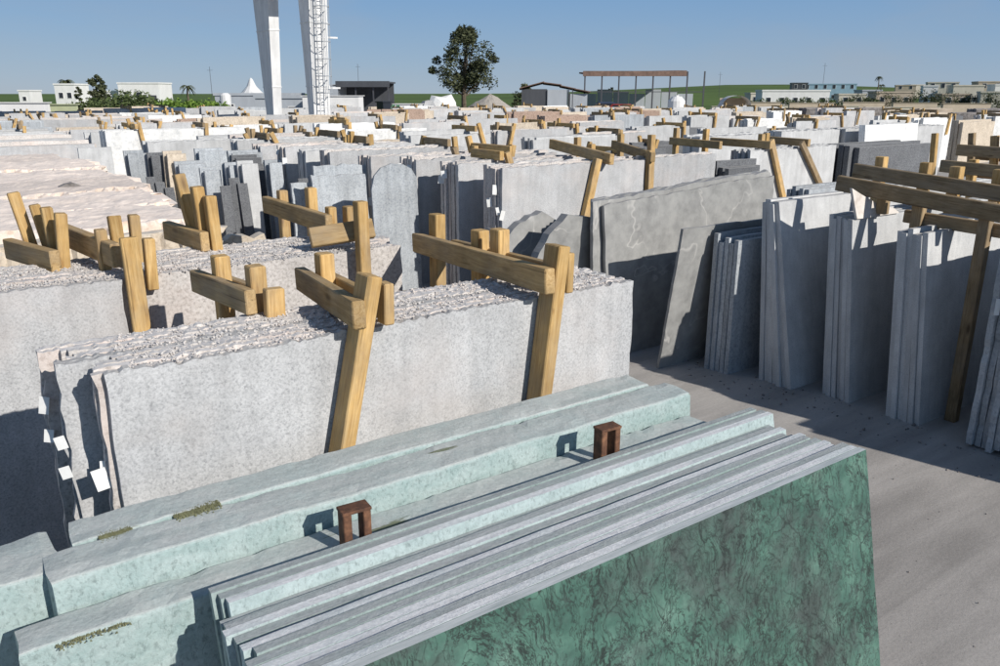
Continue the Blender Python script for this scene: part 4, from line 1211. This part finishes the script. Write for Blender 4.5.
# green loader
x, y = far(383, 66)
e = empty('loader', (x, y, 0), R(10))
m = MB(); m.box(-0.9, 0.7, -.5, .5, .6, 1.35); m.build('body', M['machine_green'], e)
m = MB(); m.box(-0.35, 0.4, -.42, .42, 1.35, 2.3); m.box(-.45, .5, -.5, .5, 2.3, 2.38); m.build('cab', M['glass'], e)
m = MB(); m.tube((0.5, -.3, 1.3), (1.2, -.3, 2.1), .08); m.tube((1.2, -.3, 2.1), (1.9, -.3, 0.9), .08); m.tube((0.5, .3, 1.3), (1.2, .3, 2.1), .08); m.tube((1.2, .3, 2.1), (1.9, .3, 0.9), .08); m.build('boom', M['machine_green'], e)
m = MB(); m.box(1.8, 2.3, -.7, .7, .5, 1.0); m.build('bucket', M['steel_dark'], e)
for xx in (-.6, .6):
    for yy in (-.6, .6):
        m = MB(); m.tube((xx, yy - .14, .42), (xx, yy + .14, .42), .42, n=16); m.build('wheel', M['black'], e)
tag(e, 'green wheel loader parked before the dark shed', 'loader')
# white container/trailer
building('container', 406, 78, 2.4, 2.2, 2.0, WW, 'small white container beside the green loader', 'container', parapet=0.04, rot=-38)

# tin sheds and long open shed
def tin_shed():
    x, y = far(556, 112)
    e = empty('tin_shed', (x, y, 0), R(-37))
    box('wall', -4.6, -1.2, 0, 4, 0, 3.5, M['wall_dark'], e)
    box('wall', -1.15, 1.6, -0.2, 3.6, 0, 3.4, M['wall_grey'], e)
    box('wall', 1.9, 4.2, 0.1, 3.5, 0, 2.9, M['wall_grey'], e)
    for (a, b, z0, z1) in ((-4.9, -1.6, 3.55, 4.4), (-1.7, 0.7, 4.3, 4.0), (0.6, 2.6, 3.9, 3.5), (2.4, 4.6, 3.5, 3.1)):
        mesh_obj('roof', [(a, -.5, z0), (b, -.5, z1), (b, 4.2, z1 - .2), (a, 4.2, z0 - .2), (a, -.5, z0 + .1), (b, -.5, z1 + .1), (b, 4.2, z1 - .1), (a, 4.2, z0 - .1)], [(0, 3, 2, 1), (4, 5, 6, 7), (0, 1, 5, 4), (1, 2, 6, 5), (2, 3, 7, 6), (3, 0, 4, 7)], M['roof_rust'], e)
    for xx in (1.7, 2.2): box('post', xx - .06, xx + .06, -.35, -.23, 0, 3.5, M['steel_dark'], e)
    tag(e, 'patched tin shed with a rusty pitched roof', 'shed')
tin_shed()
def long_shed():
    x, y = far(643, 118)
    e = empty('open_shed', (x, y, 0), R(-36))
    w = 8.2
    mesh_obj('roof', [(-w - .3, -1, 5.45), (w - 2.5, -1, 5.75), (w - 2.5, 6, 5.95), (-w - .3, 6, 5.7), (-w - .3, -1, 5.65), (w - 2.5, -1, 5.95), (w - 2.5, 6, 6.15), (-w - .3, 6, 5.9)], [(0, 3, 2, 1), (4, 5, 6, 7), (0, 1, 5, 4), (1, 2, 6, 5), (2, 3, 7, 6), (3, 0, 4, 7)], M['roof_rust'], e)
    for i in range(8):
        xx = -w + 2 * w * i / 7
        box('post', xx - .09, xx + .09, -0.9, -0.72, 0, 5.65 + 0.03 * i, M['steel_dark'], e)
    for i in range(7):
        a = -w + 2 * w * i / 7
        box('back_panel', a + .05, a + 2 * w / 7 - .05, 5.6, 5.7, 0.4, 2.9 + 0.3 * ((i * 2) % 3), M['wall_grey'], e)
    box('fascia', -w - .3, w - 2.5, -1.06, -1.0, 5.2, 5.9, M['roof_rust'], e)
    box('rail', -w, w, -0.86, -0.78, 3.1, 3.2, M['steel_dark'], e)
    tag(e, 'long open shed with a rusty flat roof on thin posts', 'shed')
long_shed()

def car(px, dist, mat, label, rot, h=1.0):
    x, y = far(px, dist)
    e = empty('parked_car', (x, y, 0), R(rot))
    prof = [(-2.1, .45), (2.1, .45), (2.1, .85), (1.3, .98), (0.7, 1.5 * h), (-1.2, 1.52 * h), (-1.9, 1.0), (-2.1, .95)]
    n = len(prof)
    v = [(p, -.85, q) for p, q in prof] + [(p, .85, q) for p, q in prof]
    f = [tuple(range(n)), tuple(reversed(range(n, 2 * n)))] + [((i + 1) % n, i, n + i, n + (i + 1) % n) for i in range(n)]
    mesh_obj('body', v, f, mat, e)
    for s in (-1, 1):
        box('window', -1.1, .6, s * .86 - .01, s * .86 + .01, 1.0, 1.4 * h, M['glass'], e)
        for xx in (-1.3, 1.3):
            m = MB(); m.tube((xx, s * .8 - .1, .34), (xx, s * .8 + .1, .34), .34, n=14); m.build('wheel', M['black'], e)
    tag(e, label, 'car')
car(608, 108, M['navy'], 'dark blue car parked under the long open shed', -30, 1.25)
car(624, 106, M['red'], 'red car parked under the long open shed', -60, 1.1)
# rounded white tank beside the shed
x, y = far(677, 100)
e = empty('storage_tank', (x, y, 0))
m = MB(); m.tube((0, 0, 0), (0, 0, 2.1), 1.0, 1.0, 16); m.tube((0, 0, 2.1), (0, 0, 2.6), 1.0, 0.55, 16); m.build('tank', WW, e)
m = MB(); m.tube((0, 0, 2.6), (0, 0, 2.75), .25, .25, 10); m.build('lid', WW, e)
tag(e, 'rounded white storage tank in front of the long open shed', 'tank')

# gravel heap and white boulders
def heap(px, dist, w, h, mat, label, name, seed):
    x, y = far(px, dist)
    v = []; f = []
    nr, na = 10, 28
    for j in range(nr + 1):
        r = j / nr
        for i in range(na):
            t = 6.28318 * i / na
            z = h * (1 - r) ** 0.9 * (1 + 0.25 * noise.noise((math.cos(t) * 2 * r + seed, math.sin(t) * 2 * r, seed))) + 0.12 * noise.noise((r * 9, t * 3, seed)) * (1 - r)
            v.append((w / 2 * r * math.cos(t) * (1 + .12 * noise.noise((math.cos(t), math.sin(t), seed))), w / 2 * r * math.sin(t), max(0, z)))
    for j in range(nr):
        for i in range(na):
            f.append((j * na + i, j * na + (i + 1) % na, (j + 1) * na + (i + 1) % na, (j + 1) * na + i))
    o = mesh_obj(name, v, f, mat, None, (x, y, 0))
    tag(o, label, name.replace('_', ' '))
heap(490, 100, 9, 2.9, M['sand'], 'grey gravel heap at the foot of the lone tree', 'gravel_heap', 3)
def boulder(px, dist, s, label, seed, mat):
    x, y = far(px, dist)
    bm = bmesh.new()
    bmesh.ops.create_icosphere(bm, subdivisions=2, radius=1)
    for q in bm.verts:
        d = 1 + 0.45 * noise.noise(q.co * 1.4 + Vector((seed, 0, 0)))
        q.co = Vector((q.co.x * s[0] * d, q.co.y * s[1] * d, max(-0.5, q.co.z) * s[2] * d + s[2] * .5))
    me = bpy.data.meshes.new('boulder'); bm.to_mesh(me); bm.free()
    me.materials.append(mat)
    o = link('boulder', me, None, (x, y, 0))
    tag(o, label, 'boulder')
boulder(441, 95, (2.2, 1.2, 1.9), 'white angular boulder near the lone tree', 5, M['white'])
boulder(428, 92, (1.2, 1.0, 1.5), 'smaller grey boulder beside the white angular one', 6, M['granite'])
# arched kiosk right of long shed
x, y = far(738, 105)
e = empty('arched_shelter', (x, y, 0), R(-40))
m = MB()
for k in range(8):
    a, b = math.pi * k / 8, math.pi * (k + 1) / 8
    m.add([(1.7 * math.cos(a), 0, 1.6 + 1.1 * math.sin(a)), (1.7 * math.cos(b), 0, 1.6 + 1.1 * math.sin(b)), (1.7 * math.cos(b), 3, 1.6 + 1.1 * math.sin(b)), (1.7 * math.cos(a), 3, 1.6 + 1.1 * math.sin(a))], [(0, 1, 2, 3)])
m.build('vault', WW, e)
for s in (-1, 1): box('side_wall', s * 1.7 - .1, s * 1.7 + .1, 0, 3, 0, 1.6, WW, e)
box('back_wall', -1.6, 1.6, 2.9, 3, 0, 2.4, M['tan'], e)
tag(e, 'small white arched shelter next to the long open shed', 'shelter')

# town on the right
trng = random.Random(77)
town = [(796, 170, 12.5, 3.3, 'wall_white', 'long low white building before the town'), (799, 260, 4.4, 5.6, 'wall_dark', 'dark block at the end of the pale blue hall'),
        (829, 270, 15, 5.4, 'blue_roof', 'hall with a pale blue front in the town'), (895, 190, 7, 3.0, 'tan', 'tan building below the palms'),
        (942, 240, 7, 5.4, 'wall_cream', 'cream house with a stepped roof in the town'), (853, 180, 5, 2.6, 'wall_cream', 'small cream house below the pale blue hall'),
        (968, 210, 6, 4.4, 'wall_cream', 'cream terrace house beside the dark bushes'), (990, 250, 6, 5.6, 'tan', 'tall tan house at the end of the town'),
        (930, 215, 3, 4.4, 'wall_white', 'narrow white house in the middle of the town'), (1012, 220, 7, 4.6, 'wall_white', 'white house past the tall tan one'),
        (957, 185, 5, 2.6, 'tan', 'low tan wing before the cream house'), (872, 200, 4, 3.4, 'wall_grey', 'small grey store between cream house and tan building'),
        (905, 300, 6, 5.2, 'tan', 'tan house behind the palms'), (918, 310, 5, 5.4, 'wall_cream', 'pale house behind the long tan building'), (1000, 180, 6, 3.0, 'wall_cream', 'low cream house before the tall tan one'),
        (760, 200, 4, 2.8, 'wall_cream', 'small pale hut beside the green hill')]
for (px, d, w, h, wm, lab) in town:
    nw = max(2, int(w / 2.2))
    fl = 2 if h > 5 else 1
    wins = [((i + .5) / nw - .5, 1.6 + 2.9 * q + (0.3 if fl == 2 else 0), 0.9, 1.2) for i in range(nw) for q in range(fl)]
    building('house', px, d, w, 7, h, M[wm], lab, 'house', rot=-35 - math.degrees(math.atan((px - 500) / 835)) * 0.6 + trng.uniform(-8, 8), wins=wins, parapet=0.3)
x, y = far(955, 238)
for i in range(10):
    px = 735 + i * 26
    building('stone_barrier', px, 120 + (i % 3) * 6, 6, 0.5, 1.2 + 0.5 * (i % 2), M['tan'] if i % 2 else M['wall_cream'], 'low pale stone wall panel between yard and town', 'wall', group='wall panels between yard and town', parapet=0.05)

# poles on the skyline
def pole(px, dist, h, label, arm=1.2):
    x, y = far(px, dist)
    e = empty('utility_pole', (x, y, 0), R(-35))
    m = MB(); m.tube((0, 0, 0), (0, 0, h), 0.07, 0.05, 8); m.build('mast', M['steel_dark'], e)
    m = MB(); m.box(-arm * 0.6, arm * 0.6, -.03, .03, h - .9, h - .84); m.build('cross_arm', M['steel_dark'], e)
    tag(e, label, 'pole')
pole(212, 230, 9.5, 'thin pole above the water tank on the skyline')
pole(822, 300, 12.5, 'thin mast above the pale blue hall')
pole(359, 260, 11.5, 'thin mast above the dark shed')
pole(719, 300, 10.0, 'thin pole next to the long open shed')
